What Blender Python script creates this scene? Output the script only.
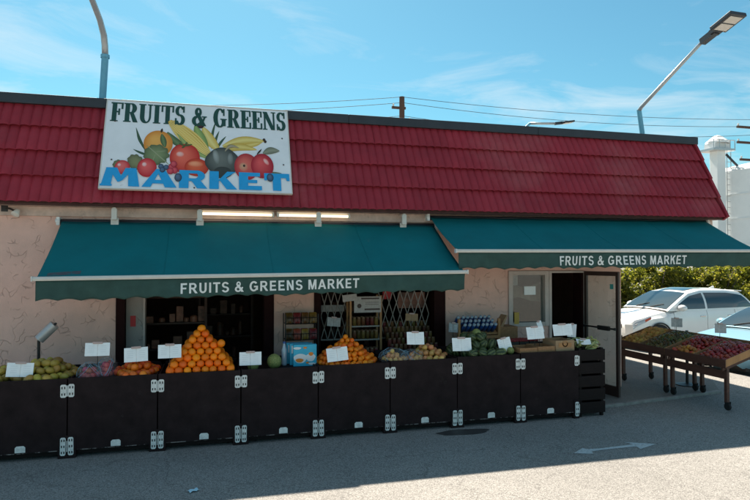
import bpy, bmesh, math, random
from mathutils import Vector, Matrix, Euler
R = math.radians
random.seed(7)
for o in list(bpy.data.objects): bpy.data.objects.remove(o)
S = bpy.context.scene
COL = S.collection

# ------------------------------------------------------------------ camera
cam = bpy.data.cameras.new('camera'); cam.sensor_fit = 'HORIZONTAL'; cam.sensor_width = 36; cam.lens = 28.8
cam.clip_start = .05; cam.clip_end = 2000
co = bpy.data.objects.new('camera', cam); COL.objects.link(co)
co.location = (0, 0, 2.2); co.rotation_euler = (R(90 + 1.05), 0, R(-15.2))
S.camera = co
# ------------------------------------------------------------------ sky, sun, exposure
SUN = Vector((-.30, 3.5, 4.52)).normalized()
EL = math.asin(SUN.z); AZ = math.atan2(SUN.x, SUN.y)
W = bpy.data.worlds.new('World'); S.world = W; W.use_nodes = True
nt = W.node_tree; nt.nodes.clear()
def N(t, **k):
    n = nt.nodes.new(t)
    for a, b in k.items(): setattr(n, a, b)
    return n
def L(a, b): nt.links.new(a, b)
sky = N('ShaderNodeTexSky', sky_type='NISHITA', sun_disc=False, sun_elevation=EL, sun_rotation=AZ, air_density=1.0, dust_density=.6, ozone_density=1.6)
tc = N('ShaderNodeTexCoord'); sx = N('ShaderNodeSeparateXYZ'); L(tc.outputs['Generated'], sx.inputs[0])
zc = N('ShaderNodeMath', operation='MAXIMUM'); L(sx.outputs[2], zc.inputs[0]); zc.inputs[1].default_value = .02
za = N('ShaderNodeMath', operation='ADD'); L(zc.outputs[0], za.inputs[0]); za.inputs[1].default_value = .12
dx = N('ShaderNodeMath', operation='DIVIDE'); L(sx.outputs[0], dx.inputs[0]); L(za.outputs[0], dx.inputs[1])
dy = N('ShaderNodeMath', operation='DIVIDE'); L(sx.outputs[1], dy.inputs[0]); L(za.outputs[0], dy.inputs[1])
cb = N('ShaderNodeCombineXYZ'); L(dx.outputs[0], cb.inputs[0]); L(dy.outputs[0], cb.inputs[1])
mp = N('ShaderNodeMapping'); mp.inputs['Rotation'].default_value = (0, 0, .5); mp.inputs['Scale'].default_value = (1.0, 1.5, 1); mp.inputs['Location'].default_value = (2.3, .4, 0)
L(cb.outputs[0], mp.inputs[0])
n1 = N('ShaderNodeTexNoise'); n1.inputs['Scale'].default_value = 1.5; n1.inputs['Detail'].default_value = 7; n1.inputs['Roughness'].default_value = .62; n1.inputs['Distortion'].default_value = .9
L(mp.outputs[0], n1.inputs['Vector'])
n2 = N('ShaderNodeTexNoise'); n2.inputs['Scale'].default_value = .55; n2.inputs['Detail'].default_value = 2; L(mp.outputs[0], n2.inputs['Vector'])
mm = N('ShaderNodeMath', operation='MULTIPLY'); L(n1.outputs[0], mm.inputs[0]); L(n2.outputs[0], mm.inputs[1])
cr = N('ShaderNodeMapRange'); cr.inputs['From Min'].default_value = .235; cr.inputs['From Max'].default_value = .42; cr.inputs['To Max'].default_value = .62
L(mm.outputs[0], cr.inputs['Value'])
tint = N('ShaderNodeMix', data_type='RGBA', blend_type='MULTIPLY'); tint.inputs['Factor'].default_value = 1
L(sky.outputs[0], tint.inputs[6]); tint.inputs[7].default_value = (.50, .93, .88, 1)
cl = N('ShaderNodeMix', data_type='RGBA'); L(cr.outputs[0], cl.inputs['Factor']); L(tint.outputs[2], cl.inputs[6]); cl.inputs[7].default_value = (6.2, 6.7, 6.9, 1)
bg = N('ShaderNodeBackground'); bg.inputs['Strength'].default_value = .057; L(cl.outputs[2], bg.inputs[0])
wo = N('ShaderNodeOutputWorld'); L(bg.outputs[0], wo.inputs[0])
sl = bpy.data.lights.new('sun', 'SUN'); sl.energy = 5.0; sl.angle = R(.5); sl.color = (1, .89, .75)
so = bpy.data.objects.new('sun', sl); COL.objects.link(so); so.location = (0, 20, 40)
so.rotation_euler = (-SUN).to_track_quat('-Z', 'Y').to_euler()
S.view_settings.view_transform = 'Standard'; S.view_settings.look = 'None'; S.view_settings.exposure = 1.35; S.view_settings.gamma = 1
S.render.engine = 'CYCLES'

# ------------------------------------------------------------------ materials
MT = {}
def mat(name, col, rough=.6, metal=0, var=.0, vscale=8, bump=0, bscale=40, spec=.5, objvar=0, stretch=(1, 1, 1), emit=None, trans=0, alpha=1, coat=0, dirt=None, hue=0, world=False):
    m = bpy.data.materials.new(name); m.use_nodes = True; t = m.node_tree; ns = t.nodes
    b = ns['Principled BSDF']; MT[name] = m
    b.inputs['Base Color'].default_value = (*col, 1); b.inputs['Roughness'].default_value = rough; b.inputs['Metallic'].default_value = metal
    b.inputs['Specular IOR Level'].default_value = spec
    if coat: b.inputs['Coat Weight'].default_value = coat; b.inputs['Coat Roughness'].default_value = .05
    if trans: b.inputs['Transmission Weight'].default_value = trans
    if alpha < 1: b.inputs['Alpha'].default_value = alpha
    if emit: b.inputs['Emission Color'].default_value = (*emit[0], 1); b.inputs['Emission Strength'].default_value = emit[1]
    c = ns.new('ShaderNodeTexCoord'); mpn = ns.new('ShaderNodeMapping'); mpn.inputs['Scale'].default_value = stretch
    if world: gp_ = ns.new('ShaderNodeNewGeometry'); t.links.new(gp_.outputs['Position'], mpn.inputs[0])
    else: t.links.new(c.outputs['Object'], mpn.inputs[0])
    last = None
    if var or objvar or dirt:
        rgb = ns.new('ShaderNodeRGB'); rgb.outputs[0].default_value = (*col, 1); last = rgb.outputs[0]
    if var:
        n = ns.new('ShaderNodeTexNoise'); n.inputs['Scale'].default_value = vscale; n.inputs['Detail'].default_value = 6; n.inputs['Roughness'].default_value = .65
        t.links.new(mpn.outputs[0], n.inputs['Vector'])
        mr = ns.new('ShaderNodeMapRange'); mr.inputs['From Min'].default_value = .3; mr.inputs['From Max'].default_value = .7
        mr.inputs['To Min'].default_value = 1 - var; mr.inputs['To Max'].default_value = 1 + var; t.links.new(n.outputs[0], mr.inputs['Value'])
        mx = ns.new('ShaderNodeVectorMath'); mx.operation = 'SCALE'; t.links.new(last, mx.inputs[0]); t.links.new(mr.outputs[0], mx.inputs['Scale']); last = mx.outputs[0]
    if objvar:
        oi = ns.new('ShaderNodeObjectInfo'); hs = ns.new('ShaderNodeHueSaturation')
        mr = ns.new('ShaderNodeMapRange'); mr.inputs['To Min'].default_value = 1 - objvar; mr.inputs['To Max'].default_value = 1 + objvar
        t.links.new(oi.outputs['Random'], mr.inputs['Value']); t.links.new(mr.outputs[0], hs.inputs['Value'])
        if hue:
            wn = ns.new('ShaderNodeTexWhiteNoise'); wn.noise_dimensions = '1D'; t.links.new(oi.outputs['Random'], wn.inputs['W'])
            m2 = ns.new('ShaderNodeMapRange'); m2.inputs['To Min'].default_value = .5 - hue; m2.inputs['To Max'].default_value = .5 + hue
            t.links.new(wn.outputs['Value'], m2.inputs['Value']); t.links.new(m2.outputs[0], hs.inputs['Hue'])
        t.links.new(last, hs.inputs['Color']); last = hs.outputs[0]
    if dirt:                                     # (colour, scale, low, high): irregular stains
        n = ns.new('ShaderNodeTexNoise'); n.inputs['Scale'].default_value = dirt[1]; n.inputs['Detail'].default_value = 8; n.inputs['Roughness'].default_value = .7
        t.links.new(mpn.outputs[0], n.inputs['Vector'])
        mr = ns.new('ShaderNodeMapRange'); mr.inputs['From Min'].default_value = dirt[2]; mr.inputs['From Max'].default_value = dirt[3]; t.links.new(n.outputs[0], mr.inputs['Value'])
        mx = ns.new('ShaderNodeMix'); mx.data_type = 'RGBA'; t.links.new(mr.outputs[0], mx.inputs['Factor']); t.links.new(last, mx.inputs[6]); mx.inputs[7].default_value = (*dirt[0], 1); last = mx.outputs[2]
    if last is not None: t.links.new(last, b.inputs['Base Color'])
    if bump:
        n = ns.new('ShaderNodeTexNoise'); n.inputs['Scale'].default_value = bscale; n.inputs['Detail'].default_value = 5
        t.links.new(mpn.outputs[0], n.inputs['Vector'])
        bp = ns.new('ShaderNodeBump'); bp.inputs['Strength'].default_value = bump; bp.inputs['Distance'].default_value = .01
        t.links.new(n.outputs[0], bp.inputs['Height']); t.links.new(bp.outputs[0], b.inputs['Normal'])
    return m

def stucco(name, col):
    m = mat(name, col, .9, var=.09, vscale=3, spec=.2); t = m.node_tree; ns = t.nodes; b = ns['Principled BSDF']
    c = ns.new('ShaderNodeTexCoord')
    d = ns.new('ShaderNodeTexNoise'); d.inputs['Scale'].default_value = 3.2; d.inputs['Detail'].default_value = 2; t.links.new(c.outputs['Object'], d.inputs['Vector'])
    ad = ns.new('ShaderNodeMix'); ad.data_type = 'RGBA'; ad.blend_type = 'LINEAR_LIGHT'; ad.inputs['Factor'].default_value = .32
    t.links.new(c.outputs['Object'], ad.inputs[6]); t.links.new(d.outputs['Color'], ad.inputs[7])
    v = ns.new('ShaderNodeTexVoronoi'); v.feature = 'DISTANCE_TO_EDGE'; v.inputs['Scale'].default_value = 5.2; t.links.new(ad.outputs[2], v.inputs['Vector'])
    r1 = ns.new('ShaderNodeMapRange'); r1.inputs['From Max'].default_value = .034; r1.inputs['To Min'].default_value = 1; r1.inputs['To Max'].default_value = 0; t.links.new(v.outputs['Distance'], r1.inputs['Value'])
    k = ns.new('ShaderNodeTexNoise'); k.inputs['Scale'].default_value = 5.5; k.inputs['Detail'].default_value = 1; t.links.new(c.outputs['Object'], k.inputs['Vector'])
    r2 = ns.new('ShaderNodeMapRange'); r2.inputs['From Min'].default_value = .50; r2.inputs['From Max'].default_value = .58; t.links.new(k.outputs[0], r2.inputs['Value'])
    mu = ns.new('ShaderNodeMath'); mu.operation = 'MULTIPLY'; t.links.new(r1.outputs[0], mu.inputs[0]); t.links.new(r2.outputs[0], mu.inputs[1])
    f = ns.new('ShaderNodeTexNoise'); f.inputs['Scale'].default_value = 70; f.inputs['Detail'].default_value = 4; t.links.new(c.outputs['Object'], f.inputs['Vector'])
    fa = ns.new('ShaderNodeMath'); fa.operation = 'MULTIPLY_ADD'; t.links.new(f.outputs[0], fa.inputs[0]); fa.inputs[1].default_value = .25; t.links.new(mu.outputs[0], fa.inputs[2])
    bp = ns.new('ShaderNodeBump'); bp.inputs['Strength'].default_value = .7; bp.inputs['Distance'].default_value = .012; bp.invert = True
    t.links.new(fa.outputs[0], bp.inputs['Height']); t.links.new(bp.outputs[0], b.inputs['Normal'])
    src = b.inputs['Base Color'].links[0].from_socket
    g = ns.new('ShaderNodeMix'); g.data_type = 'RGBA'; g.blend_type = 'MULTIPLY'; g.inputs[7].default_value = (.42, .38, .37, 1)
    s2 = ns.new('ShaderNodeMath'); s2.operation = 'MULTIPLY'; s2.inputs[1].default_value = .22; t.links.new(mu.outputs[0], s2.inputs[0])
    t.links.new(s2.outputs[0], g.inputs['Factor']); t.links.new(src, g.inputs[6]); t.links.new(g.outputs[2], b.inputs['Base Color'])
    return m

def asphalt(name, col, grain=.5):
    m = mat(name, col, .88, var=.10, vscale=.6, spec=.25); t = m.node_tree; ns = t.nodes; b = ns['Principled BSDF']
    c = ns.new('ShaderNodeTexCoord')
    v = ns.new('ShaderNodeTexVoronoi'); v.inputs['Scale'].default_value = 120; t.links.new(c.outputs['Object'], v.inputs['Vector'])
    n = ns.new('ShaderNodeTexNoise'); n.inputs['Scale'].default_value = 55; n.inputs['Detail'].default_value = 5; n.inputs['Roughness'].default_value = .8; t.links.new(c.outputs['Object'], n.inputs['Vector'])
    hs = ns.new('ShaderNodeSeparateColor'); t.links.new(v.outputs['Color'], hs.inputs[0])
    ad = ns.new('ShaderNodeMath'); ad.operation = 'ADD'; t.links.new(hs.outputs[0], ad.inputs[0]); t.links.new(n.outputs[0], ad.inputs[1])
    mr = ns.new('ShaderNodeMapRange'); mr.inputs['From Min'].default_value = .45; mr.inputs['From Max'].default_value = 1.5; mr.inputs['To Min'].default_value = 1 - grain; mr.inputs['To Max'].default_value = 1 + grain
    t.links.new(ad.outputs[0], mr.inputs['Value'])
    # fine cracks
    v2 = ns.new('ShaderNodeTexVoronoi'); v2.feature = 'DISTANCE_TO_EDGE'; v2.inputs['Scale'].default_value = .55
    d = ns.new('ShaderNodeTexNoise'); d.inputs['Scale'].default_value = 2.5; d.inputs['Detail'].default_value = 5; t.links.new(c.outputs['Object'], d.inputs['Vector'])
    al = ns.new('ShaderNodeMix'); al.data_type = 'RGBA'; al.blend_type = 'LINEAR_LIGHT'; al.inputs['Factor'].default_value = .25; t.links.new(c.outputs['Object'], al.inputs[6]); t.links.new(d.outputs['Color'], al.inputs[7])
    t.links.new(al.outputs[2], v2.inputs['Vector'])
    ck = ns.new('ShaderNodeMapRange'); ck.inputs['From Max'].default_value = .006; ck.inputs['To Min'].default_value = .72; ck.inputs['To Max'].default_value = 1; t.links.new(v2.outputs['Distance'], ck.inputs['Value'])
    m2 = ns.new('ShaderNodeMath'); m2.operation = 'MULTIPLY'; t.links.new(mr.outputs[0], m2.inputs[0]); t.links.new(ck.outputs[0], m2.inputs[1])
    src = b.inputs['Base Color'].links[0].from_socket
    sc = ns.new('ShaderNodeVectorMath'); sc.operation = 'SCALE'; t.links.new(src, sc.inputs[0]); t.links.new(m2.outputs[0], sc.inputs['Scale']); t.links.new(sc.outputs[0], b.inputs['Base Color'])
    bp = ns.new('ShaderNodeBump'); bp.inputs['Strength'].default_value = .5; bp.inputs['Distance'].default_value = .006; t.links.new(ad.outputs[0], bp.inputs['Height']); t.links.new(bp.outputs[0], b.inputs['Normal'])
    return m

def striped(name, a, bcol, scale, rough=.45):
    m = mat(name, a, rough, spec=.4); t = m.node_tree; ns = t.nodes; b = ns['Principled BSDF']
    c = ns.new('ShaderNodeTexCoord'); w = ns.new('ShaderNodeTexGradient'); w.gradient_type = 'RADIAL'; t.links.new(c.outputs['Object'], w.inputs[0])
    no = ns.new('ShaderNodeTexNoise'); no.inputs['Scale'].default_value = 9; no.inputs['Detail'].default_value = 4; t.links.new(c.outputs['Object'], no.inputs['Vector'])
    ma = ns.new('ShaderNodeMath'); ma.operation = 'MULTIPLY_ADD'; t.links.new(w.outputs['Fac'], ma.inputs[0]); ma.inputs[1].default_value = scale * 6.2832; 
    m3 = ns.new('ShaderNodeMath'); m3.operation = 'MULTIPLY'; t.links.new(no.outputs[0], m3.inputs[0]); m3.inputs[1].default_value = 5; t.links.new(m3.outputs[0], ma.inputs[2])
    si = ns.new('ShaderNodeMath'); si.operation = 'SINE'; t.links.new(ma.outputs[0], si.inputs[0])
    mr = ns.new('ShaderNodeMapRange'); mr.inputs['From Min'].default_value = -.3; mr.inputs['From Max'].default_value = .6; t.links.new(si.outputs[0], mr.inputs['Value'])
    mx = ns.new('ShaderNodeMix'); mx.data_type = 'RGBA'; t.links.new(mr.outputs[0], mx.inputs['Factor']); mx.inputs[6].default_value = (*a, 1); mx.inputs[7].default_value = (*bcol, 1)
    t.links.new(mx.outputs[2], b.inputs['Base Color']); return m

def vcol(name, rough=.5):
    m = mat(name, (.5, .5, .5), rough, spec=.3); t = m.node_tree; a = t.nodes.new('ShaderNodeVertexColor'); a.layer_name = 'Col'
    t.links.new(a.outputs[0], t.nodes['Principled BSDF'].inputs['Base Color']); return m

asphalt('asphalt', (.245, .235, .22)); asphalt('concrete', (.20, .19, .175), .25)
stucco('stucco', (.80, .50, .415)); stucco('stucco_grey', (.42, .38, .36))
mat('soffit', (.60, .45, .38), .8, var=.2, vscale=6, bump=.3, dirt=((.22, .16, .13), 7, .58, .78))
mat('roof_red', (.315, .026, .040), .55, spec=.22, world=True, var=.14, vscale=2.5, objvar=.10, bump=.06, bscale=60, dirt=((.36, .085, .09), .7, .52, .80))
mat('trim_dark', (.022, .026, .036), .5, var=.25, vscale=3)
mat('canopy_teal', (.001, .15, .165), .75, var=.10, vscale=2.2, bump=.06, bscale=260, spec=.2, dirt=((.10, .16, .17), 3.1, .66, .86))
mat('valance_green', (.042, .085, .075), .8, var=.18, vscale=5, bump=.06, bscale=260, spec=.15)
mat('bar_cream', (.66, .61, .55), .35, var=.06)
mat('white_letters', (.78, .78, .76), .6, var=.05)
mat('bin_black', (.021, .0125, .0135), .62, world=True, spec=.12, var=.35, vscale=5, bump=.08, bscale=30, dirt=((.045, .04, .038), 9, .62, .82))
mat('black_wood', (.014, .009, .009), .6, spec=.15, var=.3, stretch=(1, 1, 8), bump=.2)
mat('galv', (.74, .73, .71), .5, world=True, metal=.1, var=.2, vscale=30)
mat('dark_hole', (.02, .02, .02), .8)
mat('black_metal', (.015, .014, .014), .5, var=.2)
mat('brown_metal', (.05, .026, .022), .5, var=.2)
mat('frame_dark', (.024, .008, .008), .7, var=.2, spec=.08)
mat('frame_cream', (.55, .46, .42), .55, var=.08)
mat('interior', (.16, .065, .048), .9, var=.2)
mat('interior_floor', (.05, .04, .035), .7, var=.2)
mat('orange', (.96, .205, .004), .42, objvar=.16, hue=.012, bump=.12, bscale=900, spec=.4, var=.06, vscale=30)
mat('mandarin', (.88, .20, .006), .42, objvar=.2, hue=.012, bump=.12, bscale=900, spec=.4)
mat('tangerine', (.80, .14, .010), .42, objvar=.22, hue=.014, bump=.12, bscale=900)
mat('mango', (.42, .275, .045), .42, objvar=.3, hue=.03, dirt=((.20, .11, .03), 22, .55, .8))
mat('melon_pale', (.30, .32, .10), .6, objvar=.2, bump=.4, bscale=60, dirt=((.10, .15, .04), 16, .48, .58))
striped('watermelon', (.022, .04, .014), (.105, .13, .05), 8)
mat('onion', (.70, .35, .11), .35, objvar=.28, hue=.03, var=.2, vscale=50)
mat('plum', (.48, .05, .06), .35, objvar=.3, hue=.03, var=.3, vscale=40)
mat('apple', (.27, .020, .012), .3, objvar=.45, hue=.012, var=.35, vscale=45, coat=.2)
mat('peach', (.46, .13, .03), .5, objvar=.35, hue=.03, var=.35, vscale=45)
mat('potato', (.52, .29, .07), .7, objvar=.25, hue=.015, var=.2, vscale=40)
mat('pepper', (.12, .10, .02), .35, objvar=.5, hue=.06)
mat('stem', (.06, .045, .02), .8)
mat('film', (.80, .84, .86), .10, alpha=.06, spec=1)
mat('netting', (.20, .36, .48), .6)
mat('card', (.93, .94, .95), .55, var=.03, vscale=25)
mat('card_grey', (.42, .40, .39), .6, var=.2, vscale=30)
mat('card_print', (.80, .82, .84), .6)
mat('clip', (.52, .36, .33), .5)
mat('cardboard', (.38, .235, .13), .8, var=.12, stretch=(1, 1, 5))
mat('wood', (.42, .20, .075), .6, var=.25, vscale=6, stretch=(1, 1, .15))
mat('tray_wood', (.30, .15, .065), .7, var=.25, vscale=6, stretch=(6, 1, 6))
mat('table_wood', (.095, .038, .026), .6, var=.3, vscale=5, stretch=(6, 1, 6))
mat('silver_roll', (.50, .50, .51), .35, metal=.3, var=.08)
mat('rubber', (.012, .012, .012), .8)
mat('lamp_metal', (.46, .47, .48), .4, metal=.5, var=.1)
mat('lamp_blue', (.16, .40, .52), .45, metal=.2, var=.1)
mat('lamp_head', (.035, .036, .042), .45, var=.1)
mat('lamp_lens', (.72, .66, .58), .3)
mat('tube_light', (.9, .8, .6), .4, emit=((1, .82, .56), .85))
mat('bulb', (.8, .78, .72), .2)
mat('paint_white', (.48, .51, .51), .8, dirt=((.25, .25, .245), 30, .50, .68))
mat('oil', (.045, .042, .04), .6, var=.3)
mat('car_white', (.80, .80, .79), .25, coat=.8)
mat('car_blue', (.30, .50, .60), .25, metal=.25, coat=.8)
mat('car_glass', (.025, .035, .04), .04, spec=.9, coat=.6)
mat('car_black', (.012, .012, .013), .4)
mat('chrome', (.7, .7, .7), .12, metal=1)
mat('lens_clear', (.5, .52, .54), .08, spec=.9, coat=.6)
mat('lens_amber', (.65, .10, .03), .2)
mat('leaf_a', (.115, .125, .022), .5, var=.35, vscale=3, spec=.3); mat('leaf_b', (.07, .085, .018), .5, var=.4, vscale=3, spec=.3); mat('leaf_c', (.20, .185, .045), .55, var=.3, vscale=3, spec=.3)
for q in ('leaf_a', 'leaf_b', 'leaf_c'):
    t_ = MT[q].node_tree; b_ = t_.nodes['Principled BSDF']; tr_ = t_.nodes.new('ShaderNodeBsdfTranslucent'); mx_ = t_.nodes.new('ShaderNodeMixShader'); mx_.inputs[0].default_value = .5
    cs_ = t_.nodes.new('ShaderNodeVectorMath'); cs_.operation = 'MULTIPLY'; cs_.inputs[1].default_value = (2.6, 2.5, 1.3); t_.links.new(b_.inputs['Base Color'].links[0].from_socket, cs_.inputs[0]); t_.links.new(cs_.outputs[0], tr_.inputs[0])
    t_.links.new(b_.outputs[0], mx_.inputs[1]); t_.links.new(tr_.outputs[0], mx_.inputs[2]); t_.links.new(mx_.outputs[0], t_.nodes['Material Output'].inputs[0])
mat('bark', (.06, .042, .03), .9, var=.3)
mat('tank_white', (.74, .75, .75), .55, var=.05, vscale=.4, dirt=((.5, .48, .45), .5, .60, .8))
mat('pole_wood', (.10, .055, .04), .85, var=.3, stretch=(4, 4, .3))
mat('wire', (.12, .13, .15), .6)
mat('sign_white', (.80, .80, .82), .55, var=.06, vscale=2.5, dirt=((.42, .42, .42), 6, .64, .80))
mat('sign_green', (.008, .06, .045), .6, var=.15, vscale=25); mat('sign_blue', (.01, .33, .68), .55, var=.06, vscale=20)
vcol('print'); mat('door_brown', (.045, .026, .022), .45, var=.15)
mat('blue_plastic', (.02, .09, .32), .35, objvar=.2); mat('clear_bottle', (.35, .42, .5), .1, spec=.8)
mat('box_blue', (.03, .42, .62), .5, var=.08); mat('white_print', (.75, .76, .78), .5); mat('orange_print', (.75, .22, .02), .5)
mat('snack', (.26, .06, .02), .35, objvar=.7, hue=.055, var=.4, vscale=14); mat('jar', (.17, .075, .03), .4, spec=.2, objvar=.5, hue=.06); mat('lid', (.24, .13, .07), .4, objvar=.4)
mat('goods', (.24, .085, .05), .5, objvar=.3, var=.7, vscale=4.5); mat('leafy', (.50, .50, .20), .5, objvar=.3, var=.3, vscale=20); mat('red_berry', (.20, .008, .014), .3)
mat('red_sign', (.60, .02, .03), .5); mat('teal_sticker', (.05, .35, .33), .5); mat('lattice_white', (.34, .30, .27), .5, var=.2)
mat('scrap', (.45, .66, .75), .6); mat('curtain', (.24, .17, .13), .8, var=.15); mat('sheathing', (.10, .045, .04), .9, var=.2); mat('kerb', (.27, .25, .23), .85, var=.25, vscale=9, bump=.3, dirt=((.16, .15, .14), 5, .5, .7)); mat('worn', (.018, .012, .013), .7, world=True, spec=.1, dirt=((.26, .22, .21), 14, .50, .60)); mat('faded', (.085, .085, .095), .8, var=.3, vscale=14, dirt=((.004, .14, .155), 11, .52, .66)); mat('poster_yellow', (.55, .33, .05), .5)
def glass(name, tint=(.9, .95, .95)):
    m = bpy.data.materials.new(name); m.use_nodes = True; t = m.node_tree; ns = t.nodes; ns.clear()
    o = ns.new('ShaderNodeOutputMaterial'); mx = ns.new('ShaderNodeMixShader'); tr = ns.new('ShaderNodeBsdfTransparent'); gl = ns.new('ShaderNodeBsdfGlossy'); fr = ns.new('ShaderNodeMapRange'); lw = ns.new('ShaderNodeLayerWeight'); lw.inputs[0].default_value = .5; pw = ns.new('ShaderNodeMath'); pw.operation = 'POWER'; pw.inputs[1].default_value = 4; t.links.new(lw.outputs['Facing'], pw.inputs[0]); t.links.new(pw.outputs[0], fr.inputs[0]); fr.inputs['To Min'].default_value = .06; fr.inputs['To Max'].default_value = .8
    tr.inputs[0].default_value = (*tint, 1); gl.inputs['Roughness'].default_value = .03
    t.links.new(fr.outputs[0], mx.inputs[0]); t.links.new(tr.outputs[0], mx.inputs[1]); t.links.new(gl.outputs[0], mx.inputs[2]); t.links.new(mx.outputs[0], o.inputs[0]); MT[name] = m
glass('glass')

# ------------------------------------------------------------------ mesh helpers
class MB:
    def __init__(s): s.v = []; s.f = []; s.m = []; s.c = []
    def add(s, pts, faces, m=0, cols=None):
        b = len(s.v); s.v += [tuple(p) for p in pts]; s.c += cols or [(1, 1, 1)] * len(pts)
        for f in faces: s.f.append(tuple(b + i for i in f)); s.m.append(m)
        return s
    def poly(s, pts, m=0): return s.add(pts, [tuple(range(len(pts)))], m)
    def box(s, x0, x1, y0, y1, z0, z1, m=0):
        return s.add([(x0, y0, z0), (x1, y0, z0), (x1, y1, z0), (x0, y1, z0), (x0, y0, z1), (x1, y0, z1), (x1, y1, z1), (x0, y1, z1)],
                     [(0, 3, 2, 1), (4, 5, 6, 7), (0, 1, 5, 4), (1, 2, 6, 5), (2, 3, 7, 6), (3, 0, 4, 7)], m)
    def prism(s, pts, vec, m=0):
        n = len(pts); vec = Vector(vec); a = [Vector(p) for p in pts]
        return s.add(a + [p + vec for p in a], [tuple(range(n))[::-1], tuple(range(n, 2 * n))] + [(i, (i + 1) % n, n + (i + 1) % n, n + i) for i in range(n)], m)
    def tube(s, p0, p1, r0, r1=None, n=10, m=0): return s.path([p0, p1], [r0, r0 if r1 is None else r1], n, m)
    def path(s, pts, r, n=8, m=0):
        P = [Vector(p) for p in pts]; r = r if isinstance(r, (list, tuple)) else [r] * len(P); vs = []; fs = []
        ref = None
        for i, p in enumerate(P):
            d = (P[min(i + 1, len(P) - 1)] - P[max(i - 1, 0)]).normalized()
            if ref is None: ref = Vector((0, 0, 1)) if abs(d.z) < .9 else Vector((1, 0, 0))
            a = d.cross(ref).normalized(); b = a.cross(d).normalized(); ref = b
            for k in range(n):
                t = 2 * math.pi * k / n; vs.append(p + (a * math.cos(t) + b * math.sin(t)) * r[i])
        for i in range(len(P) - 1):
            for k in range(n): fs.append((i * n + k, i * n + (k + 1) % n, (i + 1) * n + (k + 1) % n, (i + 1) * n + k))
        fs += [tuple(range(n))[::-1], tuple((len(P) - 1) * n + k for k in range(n))]
        return s.add(vs, fs, m)
    def lathe(s, prof, n=16, o=(0, 0, 0), ax='z', m=0):
        vs = []; fs = []
        for r, z in prof:
            for k in range(n):
                t = 2 * math.pi * k / n; a, b = r * math.cos(t), r * math.sin(t)
                p = (a, b, z) if ax == 'z' else ((z, a, b) if ax == 'x' else (a, z, b))
                vs.append((o[0] + p[0], o[1] + p[1], o[2] + p[2]))
        for i in range(len(prof) - 1):
            for k in range(n): fs.append((i * n + k, i * n + (k + 1) % n, (i + 1) * n + (k + 1) % n, (i + 1) * n + k))
        return s.add(vs, fs, m)
    def grid(s, fn, nu, nv, m=0):
        vs = [fn(i / nu, j / nv) for j in range(nv + 1) for i in range(nu + 1)]
        return s.add(vs, [(j * (nu + 1) + i, j * (nu + 1) + i + 1, (j + 1) * (nu + 1) + i + 1, (j + 1) * (nu + 1) + i) for j in range(nv) for i in range(nu)], m)
    def mesh(s, name, mats, smooth=False):
        me = bpy.data.meshes.new(name); me.from_pydata(s.v, [], s.f); me.update()
        for q in ([mats] if isinstance(mats, str) else mats): me.materials.append(MT[q])
        me.polygons.foreach_set('material_index', s.m)
        if smooth: me.polygons.foreach_set('use_smooth', [True] * len(s.f))
        if any(c != (1, 1, 1) for c in s.c):
            ca = me.color_attributes.new('Col', 'FLOAT_COLOR', 'POINT')
            for i, c in enumerate(s.c): ca.data[i].color = (*c, 1)
        return me
    def build(s, name, mats, parent=None, smooth=False, bevel=0, loc=None, rot=None, angle=None):
        me = s.mesh(name, mats, smooth)
        o = bpy.data.objects.new(name, me); COL.objects.link(o)
        if parent: o.parent = parent
        if loc: o.location = loc
        if rot: o.rotation_euler = rot
        if bevel:
            b = o.modifiers.new('bevel', 'BEVEL'); b.width = bevel; b.segments = 2; b.limit_method = 'ANGLE'; b.angle_limit = R(40)
        if angle: me.set_sharp_from_angle(angle=R(angle))
        return o
def link(name, me, parent=None, loc=(0, 0, 0), rot=(0, 0, 0), sc=None):
    o = bpy.data.objects.new(name, me); COL.objects.link(o); o.location = loc; o.rotation_euler = rot
    if parent: o.parent = parent
    if sc: o.scale = sc if isinstance(sc, (tuple, list)) else (sc,) * 3
    return o
def tag(o, label, cat, group=None):
    o['label'] = label; o['category'] = cat
    if group: o['group'] = group
    return o
def thing(name, label, cat, loc=(0, 0, 0), rz=0, group=None):
    o = bpy.data.objects.new(name, None); COL.objects.link(o); o.location = loc; o.rotation_euler = (0, 0, rz); o.empty_display_size = .2
    return tag(o, label, cat, group)
def struct(o): o['kind'] = 'structure'; return o
def stuff(o, label=None, cat=None):
    o['kind'] = 'stuff'
    if label: tag(o, label, cat)
    return o

# ================================================================== GROUND
def gz(x, y):
    t = max(0, min(1, (x - 9.4) / 2.2)); t = t * t * (3 - 2 * t); return -.28 * t
gx = [-400, -150, -60, -20, -8, -4, 0, 4, 8, 9.2] + [9.4 + .22 * i for i in range(1, 11)] + [12.5, 16, 25, 60, 150, 400]
gy = [-200, -60, -20, -5, 0, 3, 6, 8, 10, 13, 17, 25, 50, 120, 300, 700]
g = MB(); nx = len(gx)
g.add([(x, y, gz(x, y)) for y in gy for x in gx], [(j * nx + i, j * nx + i + 1, (j + 1) * nx + i + 1, (j + 1) * nx + i) for j in range(len(gy) - 1) for i in range(nx - 1)])
struct(g.build('ground', 'asphalt', smooth=True))
sw = MB(); sw.prism([(4.6, 7.72, -.02), (5.73, 7.82, -.02), (8.18, 8.18, -.02), (8.75, 8.9, -.02), (8.75, 19, -.02), (6.0, 19, -.02), (4.6, 9.6, -.02)], (0, 0, .055))
struct(sw.build('pavement', 'concrete', bevel=.008))
kb = MB(); kb.prism([(4.6, 7.70, -.02), (5.73, 7.80, -.02), (8.195, 8.16, -.02), (8.17, 8.235, -.02), (5.72, 7.875, -.02), (4.6, 7.775, -.02)], (0, 0, .062)); struct(kb.build('kerb', 'kerb', bevel=.01))
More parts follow.
